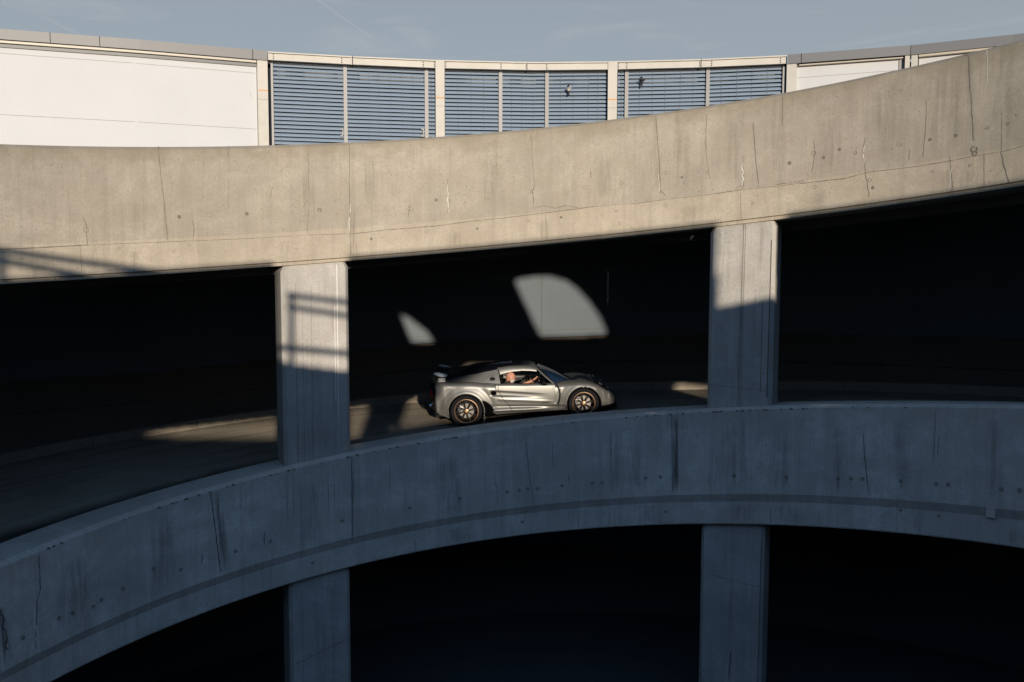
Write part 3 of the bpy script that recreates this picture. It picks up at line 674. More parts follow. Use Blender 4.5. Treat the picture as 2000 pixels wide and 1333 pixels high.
# railing on the near side whose shadow falls on the left pillar and the sunlit parapet
b = MB()
def gl(p): return Vector((p[0], GY + .10, p[1]))
def bar(p0, p1, r_): b.tube([gl(p0), gl(p1)], r_, 10)
def ext(a, c_, f0, f1): return ((a[0] + (c_[0] - a[0]) * f0, a[1] + (c_[1] - a[1]) * f0), (a[0] + (c_[0] - a[0]) * f1, a[1] + (c_[1] - a[1]) * f1))
a1, a2 = [to_g(on_pl(u, v, PL)) for u, v in ((561, 579), (681, 593))]; bar(*ext(a1, a2, -.02, 1.2), .05)
a1, a2 = [to_g(on_pl(u, v, PL)) for u, v in ((561, 601), (679, 619))]; bar(*ext(a1, a2, -.02, 1.2), .048)
a1, a2 = [to_g(on_pl(u, v, PL)) for u, v in ((551, 681), (682, 693))]; bar(*ext(a1, a2, -.1, 1.2), .055)
a1, a2 = [to_g(on_pl(u, v, PL)) for u, v in ((567, 572), (567, 720))]; bar(a1, a2, .045)
o = b.build('railing', M['galv'], None, smooth=True)
tag(o, 'short steel railing in the first notch of the added light screen', 'railing', 'railings on the near side screen wall')
b = MB()
def on_c(u, v): t, z = on_cyl(u, v, R); return pol(R, t, z)
a1, a2 = [to_g(on_c(u, v)) for u, v in ((0, 491), (300, 532))]; bar(*ext(a1, a2, -.6, 1.1), .05)
a1, a2 = [to_g(on_c(u, v)) for u, v in ((0, 511), (170, 541))]; bar(*ext(a1, a2, -.6, 1.3), .05)
a1, a2 = [to_g(on_c(u, v)) for u, v in ((0, 485), (0, 560))]; bar(a1, a2, .045)
o = b.build('railing', M['galv'], None, smooth=True)
tag(o, 'longer sloping steel railing at the far left of the added light screen', 'railing', 'railings on the near side screen wall')

# ------------------------------------------------------------------ white building above the ramp
ZB = 4.79
M['white'] = mat('white_render', (.64, .62, .58), .85, spec=.1)
g = NG(M['white']); geo = g.a('ShaderNodeNewGeometry'); n1 = g.noise(geo.outputs['Position'], .9, 5, .6)
g.c(g.mix(g.ramp(n1, [(.3, 0.0), (.7, 1.0)]), (.438, .442, .445), (.462, .466, .470)), g.p.inputs['Base Color'])
M['cream'] = mat('cream_painted_steel', (.66, .61, .53), .6, spec=.3)
g = NG(M['cream']); geo = g.a('ShaderNodeNewGeometry'); n1 = g.noise(geo.outputs['Position'], 2.2, 6, .65)
g.c(g.mix(g.ramp(n1, [(.35, 0.0), (.7, 1.0)]), (.39, .37, .325), (.45, .425, .38)), g.p.inputs['Base Color'])
M['fascia'] = mat('grey_sheet_fascia', (.15, .147, .145), .5, spec=.4)
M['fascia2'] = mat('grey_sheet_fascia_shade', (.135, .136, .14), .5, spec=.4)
M['gutter'] = mat('beige_gutter', (.40, .36, .29), .5)
M['dark'] = mat('dark_gap', (.012, .013, .016), .8)
M['seam'] = mat('thin_seam', (.28, .26, .25), .8)
M['rust'] = mat('rust_stain', (.50, .24, .08), .9)
M['slat'] = mat('blue_blind_slat', (.18, .228, .285), .8, metal=0.0, spec=.1)
M['cord'] = mat('blind_cord', (.09, .11, .13), .8)
M['mull'] = mat('grey_mullion', (.235, .225, .21), .55)
M['bglass'] = mat('dark_blue_glass', (.004, .007, .014), .6, spec=.1)
def fplan(u):
    v = 124.8 + 0.0
    tab = [(-400, 28), (-200, 43), (0, 60), (260, 80), (522, 103), (690, 112.5), (850, 119.5), (1040, 123.8), (1190, 122.5), (1370, 118), (1535, 110.5), (1780, 92), (2000, 69), (2300, 32)]
    v = lerp_tab(tab, u)
    return v
def FD(u):
    d = ray(u, fplan(u)); k = ZB / d.z; return d.x * k, d.y * k
def fz(u, v):
    d = ray(u, v); X, Y = FD(u); return d.z * hypot(X, Y) / hypot(d.x, d.y)
def fnorm(u):
    a, b_ = FD(u - 8), FD(u + 8); t = Vector((b_[0] - a[0], b_[1] - a[1], 0)).normalized(); return Vector((t.y, -t.x, 0))
def fpt(u, z, off=0.0):
    X, Y = FD(u); return Vector((X, Y, z)) + fnorm(u) * off
def fslab(b, u0, u1, za, zb_, o0, o1, m=0, n=None):
    """facade slab from u0 to u1; za / zb_ = heights (number or function of u); o0 back, o1 front offset"""
    n = n or max(1, int(abs(u1 - u0) / 40)); rows = []
    A = za if callable(za) else (lambda u: za); B_ = zb_ if callable(zb_) else (lambda u: zb_)
    for i in range(n + 1):
        u = u0 + (u1 - u0) * i / n
        rows.append([fpt(u, A(u), o1), fpt(u, B_(u), o1), fpt(u, B_(u), o0), fpt(u, A(u), o0)])
    b.grid(rows, m, close=True); b.poly(rows[0], m); b.poly(rows[-1][::-1], m)
bld = empty('building', (0, 21.6, 2.0), 'long white building with grey roof edge and blue blinds above the upper parapet', 'building')
def bp(b, name, mats, parent=None, **k):
    o = b.build(name, mats, parent or bld, **k)
    if not parent: o.location = -bld.location
    return o
ZF = 1.0
# white wall panels
def wall_panel(u0, u1, seams):
    b = MB(); fslab(b, u0, u1, ZF, ZB - .06, -.3, 0)
    for uv0, uv1 in seams:
        z0, z1_ = fz(uv0[0], uv0[1]), fz(uv1[0], uv1[1])
        fslab(b, uv0[0], uv1[0], lambda u: z0 + (z1_ - z0) * (u - uv0[0]) / (uv1[0] - uv0[0]) - .006, lambda u: z0 + (z1_ - z0) * (u - uv0[0]) / (uv1[0] - uv0[0]) + .006, -.05, .003, 1)
    if u1 == 500:
        for u, v, h_ in ((488, 186, 5), (489.5, 191, 3), (487, 180, 2), (120, 96, 1), (380, 119, 1), (36, 206, 1)): fslab(b, u - .8, u + .8, fz(u, v) - .004 * h_, fz(u, v) + .004 * h_, -.05, .003, 1, 1)
    return bp(b, 'wall', [M['white'], M['seam']])
wall_panel(-260, 500, [((-200, 88), (498, 143.5)), ((-200, 212), (498, 252.5))])
wall_panel(1557, 1766, [((1558, 152.5), (1764, 137))])
wall_panel(1796, 2300, [((1796, 135), (2300, 92))])
b = MB(); fslab(b, 1757, 1767, ZF, ZB - .16, .0, .02); bp(b, 'wall_recess', M['mull'])
b = MB(); fslab(b, 500, 1557, ZF, ZB - .2, -.5, -.32); bp(b, 'window_glass', M['bglass'])
b = MB(); fslab(b, -260, 2300, ZB - .5, ZB - .25, -8, -.32); bp(b, 'roof', M['fascia'])
# fascia, gutter, dark soffit line
def fascia(u0, u1, h, m_, cuts):
    b = MB(); fslab(b, u0, u1, ZB - h, ZB, -.3, .16)
    for c_ in cuts: fslab(b, c_ - .7, c_ + .7, ZB - h - .002, ZB + .002, .15, .163, 1, 1)
    bp(b, 'fascia', [m_, M['dark']])
fascia(-260, 521, .205, M['fascia'], (100, 196, 492))
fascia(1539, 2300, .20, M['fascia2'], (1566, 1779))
b = MB(); fslab(b, -260, 499, ZB - .222, ZB - .207, .0, .10, 1); fslab(b, -260, 499, ZB - .265, ZB - .223, .0, .12, 0); fslab(b, -260, 499, ZB - .335, ZB - .267, .0, .045, 1); bp(b, 'gutter', [M['gutter'], M['fascia2']])
b = MB(); fslab(b, 1562, 1764, ZB - .225, ZB - .203, .0, .05, 1); fslab(b, 1562, 1764, ZB - .25, ZB - .226, .0, .12, 0); fslab(b, 1796, 2300, ZB - .25, ZB - .205, .0, .12, 0); bp(b, 'gutter', [M['gutter'], M['dark']])
# columns
def column(u0, u1, top, rust=None, plate=None):
    b = MB(); fslab(b, u0, u1, ZF, top, -.3, .12, 0, 1)
    if rust:
        z = fz(u0, rust); b.grid([[fpt(u0 + (u1 - u0) * f, z - (.004 if f else .03), .123), fpt(u0 + (u1 - u0) * f, z + random.uniform(.012, .024), .123)] for f in (.02, .25, .5, .7, .98)], 1)
    if plate: z = fz(u0, plate); fslab(b, u0, u1, z - .006, z + .006, .1, .124, 2, 1)
    bp(b, 'column', [M['cream'], M['rust'], M['seam']])
column(500.5, 521.5, ZB - .207, 178.5, 195.5); column(850, 868, ZB, 193.5, 209); column(1187.5, 1206, ZB, 197.5, 213); column(1537.5, 1557, ZB - .202); column(1768, 1778, ZB - .202); column(1781, 1794, ZB - .202)
# beams over the glazing, with a thin coping and bolt heads
def beam(u0, u1, cuts, bolts):
    b = MB(); fslab(b, u0, u1, ZB - .178, ZB - .026, -.3, .09); fslab(b, u0, u1, ZB - .03, ZB - .002, -.3, .125, 0)
    fslab(b, u0, u1, ZB - .036, ZB - .030, -.3, .1, 1)
    for c_ in cuts: fslab(b, c_ - .8, c_ + .8, ZB - .2, ZB + .006, .05, .13, 1, 1); fslab(b, c_ - 2.4, c_ - .9, ZB - .19, ZB + .004, .05, .12, 0, 1)
    for c_ in bolts:
        for dz in (.05, .10, .14):
            fslab(b, c_ - 1.2, c_ + 1.2, ZB - dz - .02, ZB - dz, .08, .096, 1, 1)
    bp(b, 'beam', [M['cream'], M['dark']])
beam(523, 849.5, (688,), (534, 667, 826, 848)); beam(868.5, 1187, (1028,), (870, 978, 1068)); beam(1206.5, 1537, (1369,), (1208, 1224, 1390, 1524))
# blinds: one blind between each pair of mullions
PITCH_Z = .0905
def blind(u0, u1, cords):
    b = MB(); zt = ZB - .245; k = 0; n = max(2, int((u1 - u0) / 25))
    while zt - k * PITCH_Z > ZF + .8:
        z = zt - k * PITCH_Z; rows = []
        jj = random.uniform(-.002, .002)
        for i in range(n + 1):
            u = u0 + (u1 - u0) * i / n
            rows.append([fpt(u, z + .036 + jj, -.075), fpt(u, z + .020 + jj, -.048), fpt(u, z - .008 + jj, -.028), fpt(u, z - .038 + jj, -.022)])
        b.grid(rows, 0); k += 1
    for c_ in cords: fslab(b, c_ - .22, c_ + .22, ZF, ZB - .2, -.022, -.019, 2, 1)
    return bp(b, 'blind', [M['slat'], M['dark'], M['cord']], smooth=True, angle=80)
for u0, u1, cd in ((533, 670, (545, 568, 592, 605, 617, 640)), (677, 829, (700, 720, 740, 762, 785, 806)), (836, 849, (843,)), (869, 974, (895, 920, 945)), (981, 1065, (1000, 1020, 1042)), (1072, 1187, (1095, 1120, 1150, 1168)), (1207, 1221, (1214,)), (1228, 1380, (1250, 1275, 1300, 1330, 1355)), (1387, 1529, (1410, 1440, 1470, 1500))):
    blind(u0, u1, cd)
for a, c_ in ((528, 532.5), (670, 677), (829, 836), (974, 981), (1065, 1072), (1221, 1228), (1380, 1387), (1529.5, 1535)):
    b = MB(); fslab(b, a, c_, ZF, ZB - .235, -.1, .03, 0, 1); fslab(b, a, c_, ZB - .235, ZB - .18, -.1, .02, 1, 1); bp(b, 'mullion', [M['mull'], M['dark']])
b = MB(); fslab(b, 523, 1537, ZB - .235, ZB - .18, -.32, -.04); bp(b, 'blind_box', M['dark'])
# guide clips at the foot of two blinds
for c_ in (668, 827):
    b = MB(); z0, z1_ = fz(c_, 268), fz(c_, 252); fslab(b, c_ - 5, c_ + .5, z0, z0 + .04, -.02, .03, 0, 1); fslab(b, c_ - 1.5, c_ + .5, z0, z1_, -.02, .03, 0, 1); fslab(b, c_ - 5, c_ + .5, z1_ - .03, z1_, -.02, .03, 0, 1); bp(b, 'blind_clip', M['mull'])
# two small lamps hanging in front of the blinds
def lamp(u, v, white, lab):
    e = empty('wall_lamp', fpt(u, fz(u, v), .1), lab, 'lamp')
    b = MB(); b.tube([(0, 0, 0), (0, 0, .09), (0, .12, .11)], .014, 8); b.build('bracket', M['dark'], e)
    b = MB(); b.lathe([(.0, -.05), (.03, -.045), (.04, -.01), (.075, .012), (.08, .02), (.03, .03), (.0, .03)], 16, Matrix.Rotation(pi / 2, 4, 'X')); b.build('lamp_shade', M['cream'] if white else M['dark'], e, smooth=True)
    b = MB(); b.tube([(0, 0, -.14), (0, 0, -.05)], .018, 8); b.build('lamp_base', M['dark'], e)
lamp(1111, 176, True, 'small white shaded lamp in front of the middle blue blinds')
lamp(1254, 160, False, 'small dark lamp bracket in front of the right blue blinds')

# ------------------------------------------------------------------ the sports car (local frame: x forward, y to the far side, z up, origin on the ground under the rear axle)
WH = .312
def interp(tab, x):
    if x <= tab[0][0]: return tab[0][1]
    for i in range(len(tab) - 1):
        a, b_ = tab[i], tab[i + 1]
        if x <= b_[0]:
            f = (x - a[0]) / (b_[0] - a[0]); f = f * f * (3 - 2 * f) * .5 + f * .5
            return a[1] + (b_[1] - a[1]) * f
    return tab[-1][1]
def cc(u, v): # measured side view -> (x, z) on the near side plane
    du, dv = u - 432.0, 590.0 - v
    return ((du * .998 + dv * .0638) / 475, (-du * .0638 + dv * .998) / 475 + WH)
dr, df = ray(910.8, 803.7), ray(1140.3, 788.5)
PA = dr * (17.40 / dr.y)
k0 = 17.0
while True:
    PB = df * (k0 / df.y)
    if k0 > 17.41 and (PB - PA).length > 2.3: break
    k0 += .004
    if k0 > 18.6: break
XA = (PB - PA).normalized(); YA = Vector((0, 0, 1)).cross(XA).normalized(); ZA = XA.cross(YA)
HWN = .80   # wheel face offset from the centre plane
org = PA + YA * HWN - ZA * WH
carM = Matrix(((XA.x, YA.x, ZA.x, org.x), (XA.y, YA.y, ZA.y, org.y), (XA.z, YA.z, ZA.z, org.z), (0, 0, 0, 1)))
car = empty('sports_car', (0, 0, 0), 'low silver-grey sports coupe with black rear wing driving on the ramp', 'car')
car.matrix_world = carM
M['paint'] = mat('satin_silver_paint', (.19, .184, .165), .48, metal=.62, spec=.4, coat=.15)
M['paint'].node_tree.nodes['Principled BSDF'].inputs['Coat Roughness'].default_value = .25
g = NG(M['paint']); tcn = g.a('ShaderNodeTexCoord'); nn = g.noise(tcn.outputs['Object'], 900, 2); g.c(g.bump(nn, .06, .001), g.p.inputs['Normal'])
M['void'] = mat('unlit_wheel_housing', (.002, .002, .002), 1.0, spec=.0)
M['bpaint'] = mat('gloss_black_roof', (.008, .010, .014), .28, spec=.4, coat=.2)
M['bplas'] = mat('black_plastic', (.008, .008, .009), .75, spec=.15)
M['tyre'] = mat('tyre_rubber', (.006, .006, .0065), .8, spec=.12)
M['bronze'] = mat('bronze_rim', (.22, .14, .085), .4, metal=.85)
M['bronzed'] = mat('dark_bronze_spoke', (.13, .085, .055), .35, metal=.9)
M['disc'] = mat('brake_disc', (.10, .095, .085), .45, metal=.7)
M['yellow'] = mat('yellow_cap', (.32, .21, .04), .5)
M['chrome'] = mat('chrome', (.8, .8, .8), .12, metal=1)
M['redl'] = mat('red_tail_lens', (.55, .02, .015), .15, coat=.5)
M['lens'] = mat('headlamp_glass', (.75, .74, .70), .25, metal=.2, coat=1)
M['blackglass'] = mat('black_headlamp_housing', (.01, .011, .012), .08, coat=1)
M['pale'] = mat('pale_wing_endplate', (.62, .60, .55), .4)
M['sglass'] = mat('windscreen_glass', (.014, .035, .075), .06, spec=.7)
g = NG(M['sglass']); tr = g.a('ShaderNodeBsdfTransparent'); tr.inputs[0].default_value = (.25, .3, .33, 1); ms = g.a('ShaderNodeMixShader'); ms.inputs[0].default_value = .8
g.c(tr.outputs[0], ms.inputs[1]); g.c(g.p.outputs[0], ms.inputs[2]); g.c(ms.outputs[0], g.n['Material Output'].inputs[0])
M['cabin'] = mat('dark_cabin_trim', (.012, .012, .012), .8)

TZT = [(-.66, .86), (-.56, .884), (-.35, .90), (.07, .873), (.39, .836), (.72, .80), (1.23, .765), (1.71, .742), (2.0, .752), (2.25, .757), (2.41, .738), (2.58, .686), (2.78, .585), (2.94, .46), (3.0, .40)]
TZB = [(-.66, .36), (-.5, .25), (-.3, .18), (.2, .17), (.5, .17), (2.0, .17), (2.6, .165), (2.96, .18), (3.0, .22)]
TW = [(-.66, .70), (-.56, .775), (-.4, .825), (-.2, .852), (0, .862), (.3, .858), (.6, .842), (1.2, .822), (1.7, .818), (2.1, .838), (2.35, .845), (2.55, .82), (2.7, .765), (2.82, .69), (2.92, .58), (2.98, .44), (3.0, .33)]
TZC = [(-.66, .90), (-.4, .90), (0, .86), (.6, .80), (1.6, .72), (2.0, .70), (2.3, .665), (2.6, .565), (2.85, .44), (2.97, .36), (3.0, .33)]
GA = [cc(686, 424), cc(1230, 450)]
WEDGE = [cc(u, v) for u, v in ((575, 483), (610, 492), (648, 520), (680, 560), (690, 580), (676, 596), (690, 612), (745, 640), (745, 700), (590, 700), (604, 600), (592, 530))]
DOOR = [cc(u, v) for u, v in ((726, 343), (728, 402), (770, 470), (835, 545), (1278, 540), (1300, 470), (1297, 400), (1280, 362), (1258, 338))]
def pin(x, z, P):
    c_ = False; j = len(P) - 1
    for i in range(len(P)):
        if (P[i][1] > z) != (P[j][1] > z) and x < (P[j][0] - P[i][0]) * (z - P[i][1]) / (P[j][1] - P[i][1]) + P[i][0]: c_ = not c_
        j = i
    return c_
def sstep(a, b_, x): x = min(1, max(0, (x - a) / (b_ - a))); return x * x * (3 - 2 * x)
def side_off(x, z):
    """inward (-) or outward (+) displacement of the side skin"""
    o = 0.0
    for cx_, r0 in ((0.0, .36), (2.3, .345)):
        d = hypot(x - cx_, z - WH)
        o += .022 * math.exp(-((d - r0) / .045) ** 2) * (1 if z > .18 else 0)
        o -= .020 * math.exp(-((d - r0 - .155) / .06) ** 2) * (1 if z > .35 else .3)
    # door scoop channel
    x0, z0 = GA[0]; x1, z1_ = GA[1]
    if x > x0 - .08:
        f = (x - x0) / (x1 - x0)
        zc_ = z0 + (z1_ - z0) * f; hw = .062 * (1 - .30 * f)
        if f < 1.0:
            q = (z - zc_) / hw; dep = .050 * (1 - sstep(.0, 1.0, f)) ** 1.0 * sstep(-.09, .02, f)
            if -1.25 < q < 1.25:
                o -= dep * (1 - sstep(.35, 1.1, q)) * (1 - sstep(.2, 1.25, -q))
        o += .012 * math.exp(-((z - (zc_ - .11)) / .03) ** 2) * sstep(.0, .15, f) * (1 - sstep(.75, 1.1, f))
    # lower body: crease, then a rounded sill pod
    if .40 < x < 2.05:
        k = sstep(.40, .62, x) * (1 - sstep(1.95, 2.05, x))
        zs = .372 - .07 * (x - .82)
        o -= .030 * k * (1 - sstep(zs - .03, zs + .02, z))
        zp = .285 - .035 * (x - .6)
        if x < 1.75: o += .060 * math.exp(-((z - zp) / .042) ** 2) * sstep(.46, .58, x) * (1 - sstep(1.2, 1.8, x))
    return o
def half_section(x):
    zt, zb_, w, zc_ = interp(TZT, x), interp(TZB, x), interp(TW, x), interp(TZC, x)
    pts = []; NS, NR, ND = 76, 9, 9
    rz = min(.11, (zt - zb_) * .45); ry = .13 if x < 1.8 else .20
    if .6 < x < 1.75: ry = .06; rz = .05
    ry = min(ry, w * .5)
    for i in range(NS + 1):
        f = i / NS; z = zb_ + (zt - rz - zb_) * f
        dk = .095 if .5 < x < 1.9 else .060
        if x > 1.9: dk = .060
        y = w - (.060 + .040 * sstep(.35, .7, x) * (1 - sstep(1.7, 2.0, x))) * (1 - f) ** 1.7 - .012 * (2 * f - 1) ** 2
        if x > 2.66: y -= .05 * (1 - f) ** 2 * sstep(2.66, 2.9, x)
        y += side_off(x, z)
        pts.append((y, z, i))
    y1 = pts[-1][0]
    for i in range(1, NR + 1):
        a = pi / 2 * i / NR; pts.append((y1 - ry * (1 - cos(a)), zt - rz + rz * sin(a), NS + i))
    y2 = pts[-1][0]
    for i in range(1, ND + 1):
        f = i / ND; s_ = f * f * (3 - 2 * f); pts.append((y2 * (1 - f), zt + (zc_ - zt) * s_, NS + NR + i))
    return pts
xs = []; x = -.60
while x < 2.999: xs.append(x); x += .0088
xs.append(3.0)
secs = [half_section(x) for x in xs]
nS = len(secs[0])
def body_z_at(x, y):
    """height of the deck above (x, y)"""
    s_ = half_section(x); best = None
    for a, b_ in zip(s_[78:], s_[79:]):
        if (a[0] - y) * (b_[0] - y) <= 0: return a[1] + (b_[1] - a[1]) * ((a[0] - y) / ((a[0] - b_[0]) or 1))
    return s_[-1][1]
def body_y_at(x, z):
    s_ = half_section(x)
    for a, b_ in zip(s_, s_[1:]):
        if a[1] <= z <= b_[1] and b_[1] > a[1]: return a[0] + (b_[0] - a[0]) * (z - a[1]) / (b_[1] - a[1])
    return s_[10][0]
bB, bD1, bD2 = MB(), MB(), MB()
for sgn in (-1, 1):
    grid = [[Vector((x, sgn * p[0], p[1])) for p in s_] for x, s_ in zip(xs, secs)]
    base = len(bB.v)
    idx = {}
    def vid(b, i, j, store):
        k = (i, j)
        if k not in store: store[k] = len(b.v); b.v.append(grid[i][j])
        return store[k]
    sB, sD = {}, {}
    bd = bD1 if sgn < 0 else bD2
    for i in range(len(xs) - 1):
        xm = (xs[i] + xs[i + 1]) / 2
        for j in range(nS - 1):
            zm = (secs[i][j][1] + secs[i][j + 1][1]) / 2; ym = secs[i][j][0]
            if hypot(xm, zm - WH) < .352 and ym > .5: continue
            if hypot(xm - 2.3, zm - WH) < .338 and ym > .5: continue
            if j >= 85 and .42 < xm < 1.78 and ym < .70: continue    # cabin opening
            wedge = j < 76 and pin(xm, zm, WEDGE)
            m_ = 1 if (wedge or zm < .20 or (xm > 2.62 and zm < .235)) else 0
            if wedge and 1: pass
            if not wedge and j < 84 and zm > .2 and pin(xm, zm, DOOR): b_, st = bd, sD
            else: b_, st = bB, sB
            q = [vid(b_, i, j, st), vid(b_, i, j + 1, st), vid(b_, i + 1, j + 1, st), vid(b_, i + 1, j, st)]
            b_.f.append(tuple(q)); b_.uv.append([(0, 0)] * 4); b_.m.append(m_)
# tail panel and floor
tp = [Vector((-.60, -p[0], p[1])) for p in secs[0]] + [Vector((-.60, p[0], p[1])) for p in secs[0][::-1]]
bB.poly(tp, 1)
bB.box((-.55, -.62, .16), (2.85, .62, .19), None, 1)
for cx_ in (0, 2.3):  # dark wheel housings
    for sgn in (-1, 1):
        rows = []
        for k in range(25):
            a = pi * k / 24 * 1.16 - pi * .08; rr_ = .36 if cx_ == 0 else .345
            rows.append([Vector((cx_ + rr_ * cos(a), sgn * y_, WH + rr_ * sin(a))) for y_ in (.838, .5)])
        bB.grid(rows, 1)
        bB.poly([Vector((cx_ + .36 * cos(2 * pi * k / 20), sgn * .5, WH + .36 * sin(2 * pi * k / 20))) for k in range(20)], 1)
body = bB.build('body', [M['paint'], M['void']], car, smooth=True, merge=.0003, angle=50)
door = bD1.build('door', [M['paint'], M['bplas']], car, smooth=True, angle=50)
door2 = bD2.build('door', [M['paint'], M['bplas']], car, smooth=True, angle=50)
def on_side(x, z, lift=.006): return Vector((x, -(body_y_at(x, z) + lift), z))
def side_line(b, P, w, m=0, step=.012, lift=.007):
    Q = []
    for a, c_ in zip(P, P[1:]):
        k = max(1, int(hypot(c_[0] - a[0], c_[1] - a[1]) / step))
        for j in range(k): Q.append((a[0] + (c_[0] - a[0]) * j / k, a[1] + (c_[1] - a[1]) * j / k))
    Q.append(P[-1]); rows = []
    for i, (x, z) in enumerate(Q):
        a, c_ = Q[max(0, i - 1)], Q[min(len(Q) - 1, i + 1)]; L = hypot(c_[0] - a[0], c_[1] - a[1]) or 1
        nx, nz_ = -(c_[1] - a[1]) / L * w / 2, (c_[0] - a[0]) / L * w / 2
        rows.append([on_side(x + nx, z + nz_, lift), on_side(x - nx, z - nz_, lift)])
    b.grid(rows, m)
b = MB(); side_line(b, [cc(726, 343), cc(728, 402), cc(770, 470), cc(835, 545), cc(866, 604)], .008); side_line(b, [cc(822, 541), cc(1278, 537)], .007)
side_line(b, [cc(1285, 530), cc(1378, 536)], .006); b.build('door_gap', M['bplas'], door)
b = MB(); side_line(b, [cc(1262, 342), cc(1282, 365), cc(1297, 400), cc(1300, 430), (cc(1297, 470)), cc(1284, 530)], .034, lift=.008); side_line(b, [cc(1284, 526), cc(1288, 556)], .012); b.build('fender_vent', M['bplas'], car)
b = MB(); # intake mouth and its lip
x0, z0 = cc(686, 421)
b.poly([on_side(x0 + .052 * cos(a) * (1.1), z0 + .046 * sin(a) - .006 * cos(a), .002) for a in [2 * pi * k / 20 for k in range(20)]]); b.build('side_intake', M['void'], car)
b = MB(); x0, z0 = cc(768, 370); b.poly([on_side(x0 + .012 * cos(a), z0 + .012 * sin(a), .005) for a in [2 * pi * k / 12 for k in range(12)]]); b.build('door_lock', M['chrome'], door)
# arch lips, light edge round each wheel opening
for cx_, rr_ in ((0, .354), (2.3, .341)):
    b = MB(); pts = []
    for k in range(41):
        a = RAD(-8) + RAD(196) * k / 40; x, z = cx_ + rr_ * cos(a), WH + rr_ * sin(a)
        if z < .24: continue
        pts.append(Vector((x, -(body_y_at(x + .012 * cos(a), z + .012 * sin(a)) - .004), z)))
    b.tube(pts, .011, 8); b.build('arch_lip', M['paint'], car, smooth=True)
# mud guard edge behind the rear wheel
b = MB(); pts = [(*cc(590, 500),), (*cc(603, 560),), (*cc(606, 620),), (*cc(597, 690),)]
b.tube([Vector((p[0], -.80, p[1])) for p in pts], .010, 8); b.build('mud_guard', M['paint'], car, smooth=True)

# ---- greenhouse
def patch(rows, n1=1, n2=1):
    """refine a coarse net by linear interpolation"""
    out = []
    for i in range(len(rows) - 1):
        for a in range(n1):
            f = a / n1; r_ = [rows[i][j].lerp(rows[i + 1][j], f) for j in range(len(rows[0]))]; out.append(r_)
    out.append(rows[-1]); res = []
    for r_ in out:
        q = []
        for j in range(len(r_) - 1):
            for a in range(n2): q.append(r_[j].lerp(r_[j + 1], a / n2))
        q.append(r_[-1]); res.append(q)
    return res
def V3(*a): return Vector(a)
CANT = [(-.42, .915, .30), (-.30, .955, .36), (-.1, 1.0, .44), (.15, 1.04, .50), (.4, 1.078, .53), (.66, 1.10, .53), (.9, 1.118, .52), (1.15, 1.112, .51), (1.3, 1.098, .50), (1.42, 1.068, .50)]
def cant(x): 
    t1 = [(a[0], a[1]) for a in CANT]; t2 = [(a[0], a[2]) for a in CANT]; return interp(t1, x), interp(t2, x)
CEN = [(-.42, .93), (-.1, 1.02), (.15, 1.08), (.4, 1.12), (.66, 1.142), (.9, 1.145), (1.15, 1.13), (1.3, 1.112), (1.42, 1.082)]
WT = [(.66, .93), (.70, .965), (.80, .99), (.95, 1.01), (1.15, 1.015), (1.3, 1.003), (1.41, .985)]     # window top edge
for sgn in (-1, 1):
    b = MB(); rows = []
    for i in range(40):
        x = .655 + (1.425 - .655) * i / 39; zc_, yc = cant(x); zw = interp(WT, x); yw = .615
        row = []
        for k in range(9):
            f = k / 8; a = pi / 2 * f
            row.append(V3(x, sgn * (yc + (yw - yc) * cos(a)), zw + (zc_ - zw) * sin(a)))
        rows.append([V3(x, sgn * (yw - .03), zw - .004)] + row)
    b.grid(rows); b.build('roof_rail', M['paint'], car, smooth=True)
    # sail panel behind the door glass
    b = MB(); rows = []
    for i in range(44):
        x = -.45 + (.665 + .45) * i / 43; zc_, yc = cant(x)
        zb_ = interp(TZT, x) - .015; yb = interp([(-.45, .56), (-.2, .66), (.1, .70), (.66, .735)], x)
        zt_ = zc_ - .03 + .0 * x; zt_ = interp([(-.45, .905), (-.345, .925), (.148, .995), (.45, 1.04), (.665, 1.068)], x); yt = yc + .06
        row = []
        for k in range(11):
            f = k / 10
            row.append(V3(x + (.035 * (1 - f) if i == 43 else 0) , sgn * (yb + (yt - yb) * (f ** 1.15)), zb_ + (zt_ - zb_) * f))
        rows.append(row)
    b.grid(rows); b.build('sail_panel', M['paint'], car, smooth=True)
    # door-glass rear frame and a small fixed corner
    b = MB(); b.tube([V3(.668, sgn * .60, 1.062), V3(.70, sgn * .655, .96), V3(.745, sgn * .735, .80)], .011, 8); b.build('window_frame', M['bplas'], car, smooth=True)
    b = MB(); b.tube([V3(1.41, sgn * .545, 1.06), V3(1.56, sgn * .66, .90), V3(1.735, sgn * .755, .735)], [.014, .016, .018], 8); b.build('windscreen_pillar', M['paint'] if sgn < 0 else M['bplas'], car, smooth=True)
    b = MB(); b.tube([V3(1.455, sgn * .50, 1.055), V3(1.60, sgn * .62, .89), V3(1.78, sgn * .72, .735)], .014, 8); b.build('windscreen_seal', M['bplas'], car, smooth=True)
b = MB(); rows = []
for i in range(30):
    x = .655 + (1.425 - .655) * i / 29; zc_, yc = cant(x); z0 = interp(CEN, x)
    rows.append([V3(x, yc * (2 * k / 16 - 1), z0 + (zc_ - z0) * abs(2 * k / 16 - 1) ** 2.2) for k in range(17)])
b.grid(rows); b.build('roof_panel', M['bpaint'], car, smooth=True)
b = MB(); rows = []
